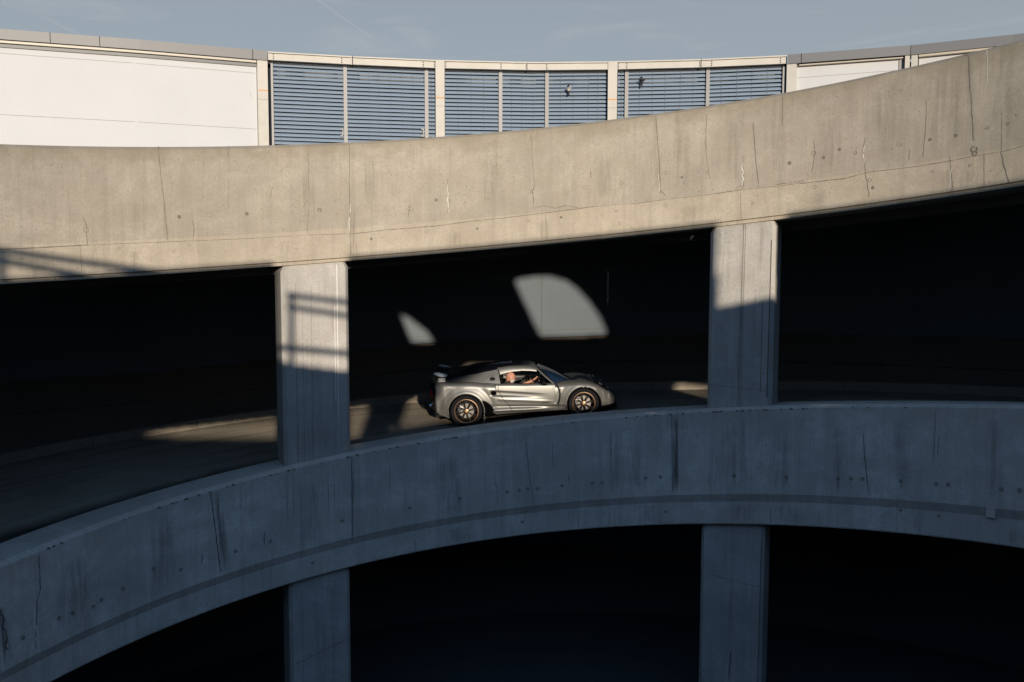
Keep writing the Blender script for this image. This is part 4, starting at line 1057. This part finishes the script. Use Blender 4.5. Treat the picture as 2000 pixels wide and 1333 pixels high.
for i in range(36):
    x = -.45 + (.66 + .45) * i / 35; zt_ = interp([(-.45, .905), (-.345, .925), (.148, .995), (.45, 1.04), (.665, 1.068)], x); zc_, yc = cant(x); yt = yc + .06
    z0 = interp([(-.45, .915), (-.3, .96), (-.1, 1.025), (.15, 1.085), (.4, 1.125), (.66, 1.14)], x) + (.008 if (i // 2) % 2 else 0) * (1 if i < 26 else 0)
    rows.append([V3(x, yt * (2 * k / 18 - 1), z0 + (zt_ - z0) * abs(2 * k / 18 - 1) ** 2.4) for k in range(19)])
b.grid(rows); b.build('engine_cover', M['bpaint'], car, smooth=True, angle=25)
# roof scoop
b = MB(); rows = []
for x, h_, w_ in ((.42, .0, .10), (.52, .014, .13), (.62, .024, .15), (.75, .032, .16), (.93, .034, .165), (.96, .024, .165), (.965, .0, .165)):
    z0 = interp(CEN, x) if x > .4 else interp([(.15, 1.08), (.4, 1.12)], x)
    rows.append([V3(x, -w_ - .02, z0 - .02), V3(x, -w_, z0 + h_ * .8), V3(x, -w_ * .8, z0 + h_), V3(x, w_ * .8, z0 + h_), V3(x, w_, z0 + h_ * .8), V3(x, w_ + .02, z0 - .02)])
b.grid(patch(rows, 3, 1)); b.build('roof_scoop', M['bpaint'], car, smooth=True)
# windscreen
b = MB(); rows = []
for i in range(15):
    f = i / 14; row = []
    for k in range(25):
        s_ = 2 * k / 24 - 1
        top = V3(1.425 + .05 * (1 - s_ * s_), .50 * s_, 1.075 + .012 * (1 - s_ * s_)); bot = V3(1.76 + .40 * (1 - abs(s_) ** 2.2), .735 * s_, .735 - .035 * (1 - s_ * s_))
        p = top.lerp(bot, f); p.z += .030 * sin(pi * f); row.append(p)
    rows.append(row)
b.grid(rows); b.build('windscreen', M['sglass'], car, smooth=True)
b = MB(); b.tube([V3(1.62, -.1, .80), V3(1.95, -.05, .80), V3(2.05, .3, .74)], .008, 6); b.build('wiper', M['bplas'], car)
# cowl between screen and bonnet
b = MB(); rows = []
for i in range(25):
    s_ = 2 * i / 24 - 1; xb = 1.755 + .40 * (1 - abs(s_) ** 2.2)
    rows.append([V3(xb - .03, .74 * s_, .735 - .04 * (1 - s_ * s_)), V3(xb + .03, .755 * s_, body_z_at(xb + .03, abs(.755 * s_)) + .006)])
b.grid(rows); b.build('cowl', M['bplas'], car)
# fuel cap
xf, zf = cc(675, 290)
b = MB(); yy = -.695
Mx = Matrix.Translation((xf, yy, zf - .025)) @ Matrix.Rotation(RAD(16), 4, 'X')
b.lathe([(.0, -.012), (.024, -.012), (.026, -.006), (.03, -.005), (.05, -.008), (.052, .01)], 24, Mx, 0)
fc = b.build('fuel_cap', M['bplas'], car, smooth=True)
b = MB(); b.lathe([(0, -.018), (.016, -.018), (.018, -.010)], 16, Mx); b.build('cap_centre', M['chrome'], fc, smooth=True)
b = MB(); pts = []
for k in range(16):
    f = k / 15; u = 562 + (735 - 562) * f; v = 322 - (322 - 236) * (sin(pi / 2 * f) ** .8); x, z = cc(u, v)
    zz_ = z - (.86 - .70) * .17; pts.append(V3(x, -(interp([(-.2, .66), (.1, .70), (.66, .735)], x) - .09 * (k / 15)) - .004, zz_))
b.tube(pts, .006, 6); b.build('panel_crease', M['paint'], car, smooth=True)
# bonnet outlets and number of small front parts
for sgn in (-1, 1):
    b = MB(); rows = []
    for i in range(8):
        x = 2.16 + .36 * i / 7; rows.append([V3(x, sgn * y_, body_z_at(x, y_) + .004 + (.05 * sin(pi * (i + .5) / 8) if y_ == .30 else .03 * sin(pi * (i + .5) / 8) if y_ == .22 else 0)) for y_ in (.18, .22, .30, .46)])
    b.grid(rows); b.build('bonnet_panel', M['paint'], car, smooth=True)
    b = MB(); rows = []
    for i in range(8):
        x = 2.20 + .26 * i / 7; rows.append([V3(x, sgn * y_, body_z_at(x, y_) + .014) for y_ in (.10, .16, .20)])
    b.grid(rows); b.build('bonnet_vent', M['bplas'], car)
    # headlamp: dark glazed teardrop with two bright reflectors
    hx, hy = 2.70, .60
    def hp(x, y, l): return V3(x, sgn * y, body_z_at(x, y) + l)
    b = MB(); rows = []
    for i in range(13):
        f = i / 12; x = 2.54 + .33 * f; w_ = .075 * sin(pi * min(1, f * .92 + .06)) ** .7; yc = .70 - .13 * f
        rows.append([hp(x, min(yc + w_ * s_, interp(TW, x) - .02), .006 + .012 * (1 - s_ * s_)) for s_ in (-1, -.5, 0, .5, 1)])
    b.grid(rows); hl = b.build('headlight', M['blackglass'], car, smooth=True)
    for lx, ly, lr in ((2.66, .655, .042), (2.80, .60, .032)):
        b = MB(); p = hp(lx, ly, .016); bmM = Matrix.Translation(p) @ Matrix.Rotation(sgn * RAD(40), 4, 'X') @ Matrix.Rotation(RAD(35), 4, 'Y') @ Matrix.Scale(.45, 4, (0, 0, 1))
        rows = [[bmM @ V3(lr * sin(a) * cos(q), lr * sin(a) * sin(q), lr * cos(a)) for q in [2 * pi * k / 12 for k in range(13)]] for a in [.02, .5, 1.0, 1.57]]
        b.grid(rows); b.build('reflector', M['lens'], hl, smooth=True)
    # tail lamps
    for lz, lx in ((.705, .60), (.655, .50)):
        b = MB(); Mt = Matrix.Translation((-.60, sgn * lx, lz)) @ Matrix.Rotation(RAD(-90), 4, 'Z')
        b.lathe([(0, -.03), (.03, -.027), (.048, -.014), (.052, .0), (.052, .03)], 18, Mt); b.build('tail_light', M['redl'], car, smooth=True)
b = MB()
for sgn in (-1, 1):
    rows = []
    for k in range(9):
        a = pi * k / 8; rows.append([V3(2.93 + .03 * sin(a), sgn * (.30 + .16 * cos(a)), .30 + .05 * sin(a)), V3(2.9, sgn * (.30 + .16 * cos(a)), .22)])
    b.grid(rows)
b.box((2.80, -.45, .145), (2.99, .45, .19)); b.build('front_splitter', M['bplas'], car)
# dark rear fascia, corner lamps, diffuser, exhausts
b = MB(); rows = []
for i, (x, w_, zt_, zb_) in enumerate(((-.585, .80, .885, .30), (-.625, .77, .90, .32), (-.66, .70, .91, .34), (-.685, .58, .92, .36))):
    row = []
    for k in range(13):
        a = -1 + 2 * k / 12; row.append(V3(x - .0, -w_ * (1 if abs(a) < .8 else 1 - (abs(a) - .8) * .6), zb_ + (zt_ - zb_) * (k / 12)))
    rows.append(row)
far = [[V3(p.x, -p.y, p.z) for p in r_] for r_ in rows[::-1]]
b.grid(rows + far); rf = b.build('rear_fascia', M['bplas'], car, smooth=True)
for (zl, rl) in ((.725, .045), (.655, .045)):
    for sgn in (-1, 1):
        b = MB(); Mt = Matrix.Translation((-.645, sgn * .70, zl)) @ Matrix.Rotation(-sgn * RAD(48) if sgn > 0 else RAD(-48), 4, 'Z')
        b.lathe([(0, -.034), (.024, -.03), (.042, -.014), (rl, .0), (rl, .03)], 18, Mt); tl = b.build('tail_light', M['redl'], rf, smooth=True)
b = MB(); rows = []
for k in range(17):
    s_ = 2 * k / 16 - 1; rows.append([V3(-.55, .72 * s_, .89), V3(-.64, .74 * s_, .93 - .01 * s_ * s_), V3(-.705 + .05 * s_ ** 4, .74 * s_, .985 - .03 * s_ ** 4), V3(-.70 + .05 * s_ ** 4, .74 * s_, .965 - .03 * s_ ** 4), V3(-.66, .74 * s_, .88)])
b.grid(rows); b.build('rear_lip', M['paint'], car, smooth=True)
b = MB(); b.box((-.62, -.55, .20), (-.30, .55, .24))
for y_ in (-.4, -.2, 0, .2, .4): b.box((-.64, y_ - .008, .16), (-.30, y_ + .008, .32))
b.build('diffuser', M['bplas'], car)
for y_ in (-.12, .12):
    b = MB(); Mt = Matrix.Translation((-.68, y_, .37)) @ Matrix.Rotation(RAD(90), 4, 'Z'); b.lathe([(.045, .08), (.045, -.03), (.038, -.03), (.036, .08)], 16, Mt); b.build('exhaust', M['chrome'], car, smooth=True)
b = MB(); b.tube([V3(-.70, -.66, .505), V3(-.66, -.74, .50)], .014, 8); b.build('tow_hook', M['chrome'], car, smooth=True)
# ---- rear wing
wing = bpy.data.objects.new('rear_wing', None)
def airfoil(x0, z0, c_, th, ang, n=12):
    up_, lo = [], []
    for i in range(n + 1):
        t = i / n; x = t; y = th * 5 * (.2969 * sqrt(t) - .126 * t - .3516 * t * t + .2843 * t ** 3 - .1036 * t ** 4)
        up_.append((x, y * .6 - .04 * sin(pi * t))); lo.append((x, -y - .04 * sin(pi * t)))
    P = up_ + lo[::-1][1:-1]
    return [(x0 - (x * cos(ang) + y * sin(ang)) * c_ * 1.0, z0 + (x * sin(ang) + y * cos(ang)) * c_) for x, y in P]
b = MB(); rows = []
af = airfoil(-.335, 1.035, .245, .13, RAD(13))
for k in range(13): y_ = -.70 + 1.40 * k / 12; rows.append([V3(p[0], y_, p[1]) for p in af])
b.grid(rows, close=True); wg = b.build('rear_wing', M['bpaint'], car, smooth=True)
for sgn in (-1, 1):
    b = MB(); P = [(-.46 + .138 * cos(a) * cos(RAD(13)) + .034 * sin(a) * sin(RAD(13)) , 1.052 - .138 * cos(a) * sin(RAD(13)) * 1.0 + .036 * sin(a)) for a in [2 * pi * k / 28 for k in range(28)]]
    rows = [[V3(p[0], sgn * .705, p[1]) for p in P], [V3(p[0], sgn * .722, p[1]) for p in P]]
    b.grid(rows, close=True); b.poly(rows[0]); b.poly(rows[1]); b.build('wing_endplate', M['pale'], wg, smooth=True, angle=30)
    b = MB()
    b.grid([[V3(-.42, sgn * .60, .88), V3(-.52, sgn * .60, .88), V3(-.50, sgn * .60, 1.03), V3(-.40, sgn * .60, 1.03)], [V3(-.42, sgn * .615, .88), V3(-.52, sgn * .615, .88), V3(-.50, sgn * .615, 1.03), V3(-.40, sgn * .615, 1.03)]], close=True)
    b.build('wing_strut', M['bplas'], wg)
    b = MB()
    for k in range(4): b.box((-.52 + k * .004, sgn * .66 - .03, .905 + k * .022), (-.37, sgn * .66 + .03, .913 + k * .022))
    b.build('wing_mount', M['galv'], wg)

# ---- wheels
def wheel(cx_, sgn, tr, tw, rr_, hub_y):
    w_ = bpy.data.objects.new('wheel', None); C.objects.link(w_); w_.parent = car; w_.location = (cx_, sgn * hub_y, WH)
    s_ = sgn
    F = lambda y: -y if s_ < 0 else y     # outward is -y on the near side
    b = MB(); prof = [(rr_ + .004, .0), (rr_ + .018, .012), (tr - .035, .016), (tr - .012, .006), (tr - .003, -.012), (tr, -.03), (tr, -tw + .03), (tr - .012, -tw), (rr_, -tw)]
    b.lathe([(a, F(y)) for a, y in prof], 56); b.build('tyre', M['tyre'], w_, smooth=True, angle=30)
    b = MB(); prof = [(rr_ + .007, -.004), (rr_ + .008, .006), (rr_ - .004, .010), (rr_ - .014, .004), (rr_ - .018, -.01)]
    b.lathe([(a, F(y)) for a, y in prof], 56)
    rim = b.build('rim', M['bronze'], w_, smooth=True)
    b = MB(); b.lathe([(rr_ - .016, F(-.008)), (rr_ - .03, F(-.05)), (rr_ - .035, F(-tw + .02)), (.0, F(-tw + .02))], 40); b.build('barrel', M['bplas'], w_, smooth=True)
    b = MB(); b.lathe([(.0, F(-.075)), (.145, F(-.075)), (.145, F(-.095)), (0, F(-.095))], 40); b.build('brake_disc', M['disc'], w_, smooth=True, angle=30)
    b = MB(); 
    for a0 in (RAD(150),):
        rows = []
        for k in range(8):
            a = a0 + RAD(-28) + RAD(56) * k / 7; rows.append([V3(q * cos(a), F(y), q * sin(a)) for q, y in ((.10, -.06), (.10, -.05), (.17, -.05), (.17, -.06))])
        b.grid(rows, close=True)
    b.build('brake_caliper', M['chrome'], w_, smooth=True, angle=30)
    b = MB()
    for k in range(8):
        a = 2 * pi * k / 8 + .2
        for da in (-.13, .13):
            p0 = V3(.045 * cos(a + da * .6), F(-.012), .045 * sin(a + da * .6)); p1 = V3(.12 * cos(a + da * .55), F(-.012), .12 * sin(a + da * .55)); p2 = V3((rr_ - .012) * cos(a + da), F(-.004), (rr_ - .012) * sin(a + da))
            b.tube([p0, p1, p2], [.010, .008, .007], 6)
    b.build('spokes', M['bronzed'], w_, smooth=True)
    b = MB(); b.lathe([(.0, F(.0)), (.028, F(-.001)), (.050, F(-.008)), (.055, F(-.03))], 24); hb = b.build('hub', M['bronzed'], w_, smooth=True)
    b = MB(); b.lathe([(.0, F(.006)), (.020, F(.005)), (.023, F(-.002))], 16); b.build('hub_cap', M['yellow'], hb, smooth=True)
wheel(0, -1, .317, .225, .232, .815); wheel(0, 1, .317, .225, .232, .815); wheel(2.3, -1, .303, .195, .218, .805); wheel(2.3, 1, .303, .195, .218, .805)

# ---- mirrors
for sgn in (-1, 1):
    b = MB(); Mm = Matrix.Translation((1.545, sgn * .885, .775)) @ Matrix.Rotation(RAD(-20), 4, 'Y')
    rows = [[Mm @ V3(.035 * cos(a) * 1.0 + .0, .10 * sin(a) * sin(q), .058 * sin(a) * cos(q)) for q in [2 * pi * k / 14 for k in range(15)]] for a in [.03, .4, .8, 1.2, 1.57, 2.0, 2.6, 3.1]]
    b.grid(rows); b.tube([V3(1.60, sgn * .80, .725), V3(1.56, sgn * .86, .755)], .014, 8)
    mr = b.build('mirror', M['bplas'], car, smooth=True)
    b = MB(); b.poly([V3(1.505, sgn * (.885 + .07 * sin(q)), .768 + .04 * cos(q)) for q in [2 * pi * k / 14 for k in range(14)]]); b.build('mirror_glass', M['chrome'], mr)
# ---- cabin
b = MB(); b.box((.55, -.60, .20), (1.95, .60, .24)); b.box((.50, -.60, .20), (.56, .60, 1.0)); b.box((1.72, -.60, .24), (1.85, .60, .70)); b.box((.60, .56, .24), (1.75, .60, .74)); b.box((.60, -.66, .24), (1.70, -.62, .70)); b.build('cabin', M['cabin'], car)
for sgn in (-1, 1):
    b = MB(); b.grid(patch([[V3(1.25, sgn * .36 - .2, .34), V3(1.25, sgn * .36 + .2, .34)], [V3(.85, sgn * .36 - .21, .30), V3(.85, sgn * .36 + .21, .30)], [V3(.66, sgn * .36 - .2, .70), V3(.66, sgn * .36 + .2, .70)], [V3(.62, sgn * .36 - .12, .93), V3(.62, sgn * .36 + .12, .93)]], 3, 3)); b.build('seat', M['cabin'], car, smooth=True)
M['teal'] = mat('teal_wheel_marking', (.05, .42, .46), .5)
SW = V3(1.435, -.35, .745); swM = Matrix.Translation(SW) @ Matrix.Rotation(RAD(-68), 4, 'Y')
b = MB(); b.tube([swM @ V3(.165 * cos(a), .165 * sin(a), 0) for a in [2 * pi * k / 32 for k in range(33)]], .014, 8)
for a in (0, 2.2, 4.1): b.tube([swM @ V3(0, 0, -.02), swM @ V3(.16 * cos(a), .16 * sin(a), 0)], .012, 6)
sw = b.build('steering_wheel', M['bplas'], car, smooth=True)
for g0, g1 in ((-22, 22), (-115, -87)):
    b = MB(); b.tube([swM @ V3(.165 * cos(a), .165 * sin(a), 0) for a in [RAD(g0 + (g1 - g0) * k / 6) for k in range(7)]], .0165, 8); b.build('grip_band', M['teal'], sw, smooth=True)
# ---- script on the door and the round badge on the wing
def text(s_, size, x, z, m_, parent, name):
    cu = bpy.data.curves.new(name, 'FONT'); cu.body = s_; cu.size = size; cu.extrude = .001; cu.align_x = 'CENTER'; cu.shear = .25
    tmp = bpy.data.objects.new('t', cu); C.objects.link(tmp); dg = bpy.context.evaluated_depsgraph_get(); me = bpy.data.meshes.new_from_object(tmp.evaluated_get(dg)); bpy.data.objects.remove(tmp)
    me.materials.clear(); me.materials.append(m_); o = bpy.data.objects.new(name, me); C.objects.link(o); o.parent = parent
    y = max(body_y_at(x + d_, z + e_) for d_ in (-.1, 0, .1) for e_ in (0, .03)); o.location = (x, -(y + .006), z); o.rotation_euler = (RAD(90), 0, 0); return o
xt, zt_ = cc(1170, 518); text('EXIGE S', .052, xt, zt_, M['bplas'], door, 'lettering')
xt, zt_ = cc(1337, 408); b = MB(); rows = [[on_side(xt + q * cos(a), zt_ + q * sin(a), .005) for q in (.020, .014)] for a in [2 * pi * k / 16 for k in range(17)]]; b.grid(rows); b.build('badge', M['yellow'], car)

# ------------------------------------------------------------------ the driver (a thing of his own, sitting in the car)
M['skin'] = mat('skin', (.38, .175, .105), .55); M['skin'].node_tree.nodes['Principled BSDF'].inputs['Subsurface Weight'].default_value = .08
M['tee'] = mat('black_t_shirt', (.012, .012, .014), .9)
M['beard'] = mat('white_beard', (.42, .39, .36), .9)
M['eye'] = mat('dark_eye', (.02, .015, .012), .3)
def skin_mesh(name, V, E_, Rr, m_, parent, sub=2, root=0):
    me = bpy.data.meshes.new(name); me.from_pydata([tuple(v) for v in V], E_, []); o = bpy.data.objects.new(name, me); C.objects.link(o)
    sk = o.modifiers.new('skin', 'SKIN'); sk.use_smooth_shade = True
    for i, r_ in enumerate(Rr): me.skin_vertices[0].data[i].radius = r_ if isinstance(r_, tuple) else (r_, r_)
    me.skin_vertices[0].data[root].use_root = True
    sb = o.modifiers.new('sub', 'SUBSURF'); sb.levels = sub; sb.render_levels = sub
    dg = bpy.context.evaluated_depsgraph_get(); m2 = bpy.data.meshes.new_from_object(o.evaluated_get(dg)); bpy.data.objects.remove(o)
    m2.materials.clear(); m2.materials.append(m_)
    for p in m2.polygons: p.use_smooth = True
    o = bpy.data.objects.new(name, m2); C.objects.link(o); o.parent = parent; return o
drv = empty('person', carM @ V3(.86, -.36, .36), 'white-bearded man in a black t-shirt driving the silver sports coupe', 'person')
drv.rotation_euler = carM.to_euler()
O_ = V3(.86, -.36, .36)
def L(*a): return V3(*a) - O_
# one continuous body: pelvis, spine, neck, both arms, legs
HND = V3(1.405, -.385, .805)
BV = [L(.90, -.36, .40), L(.83, -.36, .53), L(.80, -.36, .66), L(.825, -.36, .755), L(.86, -.36, .80),            # 0-4 pelvis..neck
      L(.83, -.50, .735), L(.96, -.53, .695), L(1.09, -.50, .70), L(1.24, -.455, .75), L(1.345, -.41, .785),       # 5-9 near arm: shoulder..wrist
      L(.83, -.22, .705), L(.97, -.17, .60), L(1.10, -.20, .60), L(1.24, -.25, .66), L(1.37, -.28, .71),             # 10-14 far arm
      L(.98, -.46, .38), L(1.28, -.46, .46), L(1.58, -.46, .32), L(.98, -.26, .38), L(1.28, -.26, .46), L(1.58, -.26, .32)]
BE = [(0, 1), (1, 2), (2, 3), (3, 4), (3, 5), (5, 6), (6, 7), (7, 8), (8, 9), (3, 10), (10, 11), (11, 12), (12, 13), (13, 14), (0, 15), (15, 16), (16, 17), (0, 18), (18, 19), (19, 20)]
BR = [(.15, .12), (.15, .11), (.17, .11), (.10, .08), .055, .062, .052, .042, .036, .026, .062, .050, .040, .034, .026, .085, .07, .05, .085, .07, .05]
body_p = skin_mesh('body', BV, BE, BR, M['skin'], drv)
TVs = [BV[0], BV[1], BV[2], BV[3] + V3(0, 0, .005), BV[5], BV[6], BV[10], BV[11]]
skin_mesh('t_shirt', TVs, [(0, 1), (1, 2), (2, 3), (3, 4), (4, 5), (3, 6), (6, 7)], [(.165, .13), (.165, .125), (.185, .125), (.112, .088), .074, .064, .074, .064], M['tee'], drv)
# head: a shaped ellipsoid with brow, nose, mouth and chin, looking ahead and slightly down
def head_pt(th, ph):
    x, y, z = sin(ph) * cos(th), sin(ph) * sin(th), cos(ph)
    X, Y, Z = x * .098, y * .076, z * .118
    if x > 0:
        X += .004 * math.exp(-((z - .12) / .12) ** 2) * math.exp(-(y / .5) ** 2)                      # brow
        X -= .008 * math.exp(-((z - .0) / .10) ** 2) * math.exp(-((abs(y) - .38) / .2) ** 2)          # eye sockets
        X += .024 * math.exp(-((z + .20) / .14) ** 2) * math.exp(-(y / .16) ** 2)                     # nose
        X += .008 * math.exp(-((z + .50) / .06) ** 2) * math.exp(-(y / .3) ** 2)                      # lips
        X += .012 * math.exp(-((z + .80) / .16) ** 2) * math.exp(-(y / .4) ** 2)                      # chin
    if z < -.2: Y *= 1 + (z + .2) * .32; X = X - (.018 * (-z - .2) if x < 0 else 0)
    return V3(X, Y, Z) * .92
HC = L(.905, -.36, .862); HM = Matrix.Translation(HC) @ Matrix.Rotation(RAD(8), 4, 'Y')
b = MB(); b.grid([[HM @ head_pt(2 * pi * k / 40, max(.02, min(pi - .02, pi * i / 30))) for k in range(41)] for i in range(31)]); hd = b.build('head', M['skin'], body_p, smooth=True, merge=.0005, angle=180)
b = MB(); rows = []
for i in range(12):
    ph = pi * (.60 + .32 * i / 11); rows.append([HM @ (head_pt(RAD(-82) + RAD(164) * k / 20, ph) * (1.05 if i not in (0, 11) else 1.0)) for k in range(21)])
b.grid(rows); b.build('beard', M['beard'], hd, smooth=True, angle=180)
M['cap'] = mat('salmon_cap', (.42, .20, .14), .85)
b = MB(); rows = []
for i in range(11):
    ph = max(.02, pi * .43 * i / 10); rows.append([HM @ (head_pt(2 * pi * k / 32, ph) * 1.055) for k in range(33)])
b.grid(rows)
b.grid([[HM @ V3(.062 + .06 * cos(q) * f, .07 * sin(q) * (1 - .1 * f), .030 - .012 * f + .004 * cos(q)) for q in [RAD(-80 + 160 * k / 12) for k in range(13)]] for f in (0, .35, .7, 1.0)])
b.build('cap', M['cap'], hd, smooth=True, angle=60)
for sgn in (-1, 1):
    b = MB(); rows = [[HM @ (V3(-.008, sgn * .068, -.006) + V3(.017 * sin(a) * cos(q), .008 * sin(a) * sin(q) , .029 * cos(a))) for q in [2 * pi * k / 10 for k in range(11)]] for a in [.02, .6, 1.2, 1.8, 2.4, 3.12]]
    b.grid(rows); b.build('ear', M['skin'], hd, smooth=True, angle=180)
    b = MB(); rows = [[HM @ (V3(.078, sgn * .028, .004) + V3(.006 * sin(a) * cos(q), .011 * sin(a) * sin(q), .006 * cos(a))) for q in [2 * pi * k / 8 for k in range(9)]] for a in [.02, .8, 1.57, 2.3, 3.12]]
    b.grid(rows); b.build('eye', M['eye'], hd, smooth=True, angle=180)
# hands closed on the rim: palm and five bent fingers each
def hand(wr, rimp, sgn, nm):
    d = (rimp - wr).normalized(); side = V3(0, 1, 0); upv = d.cross(side).normalized() * -1
    if upv.z < 0: upv = -upv
    VV = [wr, wr + d * .035, wr + d * .070]; EE = [(0, 1), (1, 2)]; RR = [.024, (.034, .020), (.036, .018)]
    for k, (o_, ln) in enumerate(((-.027, .030), (-.009, .034), (.009, .032), (.026, .025))):
        b0 = len(VV); base = wr + d * .082 + side * o_
        VV += [base, base + d * ln * .8 + upv * .010, base + d * ln * 1.25 - upv * .012, base + d * ln * .8 - upv * .032]
        EE += [(2, b0), (b0, b0 + 1), (b0 + 1, b0 + 2), (b0 + 2, b0 + 3)]; RR += [.0095, .009, .0085, .0075]
    b0 = len(VV); VV += [wr + d * .04 + side * (.036 * sgn) - upv * .006, wr + d * .068 + side * (.045 * sgn) - upv * .020, wr + d * .092 + side * (.030 * sgn) - upv * .032]
    EE += [(1, b0), (b0, b0 + 1), (b0 + 1, b0 + 2)]; RR += [.012, .010, .0085]
    skin_mesh(nm, VV, EE, RR, M['skin'], body_p, 1)
hand(BV[9], L(1.435, -.40, .90) * .5 + L(1.44, -.37, .80) * .5, 1, 'hand')
hand(BV[14], L(1.46, -.24, .76), -1, 'hand')
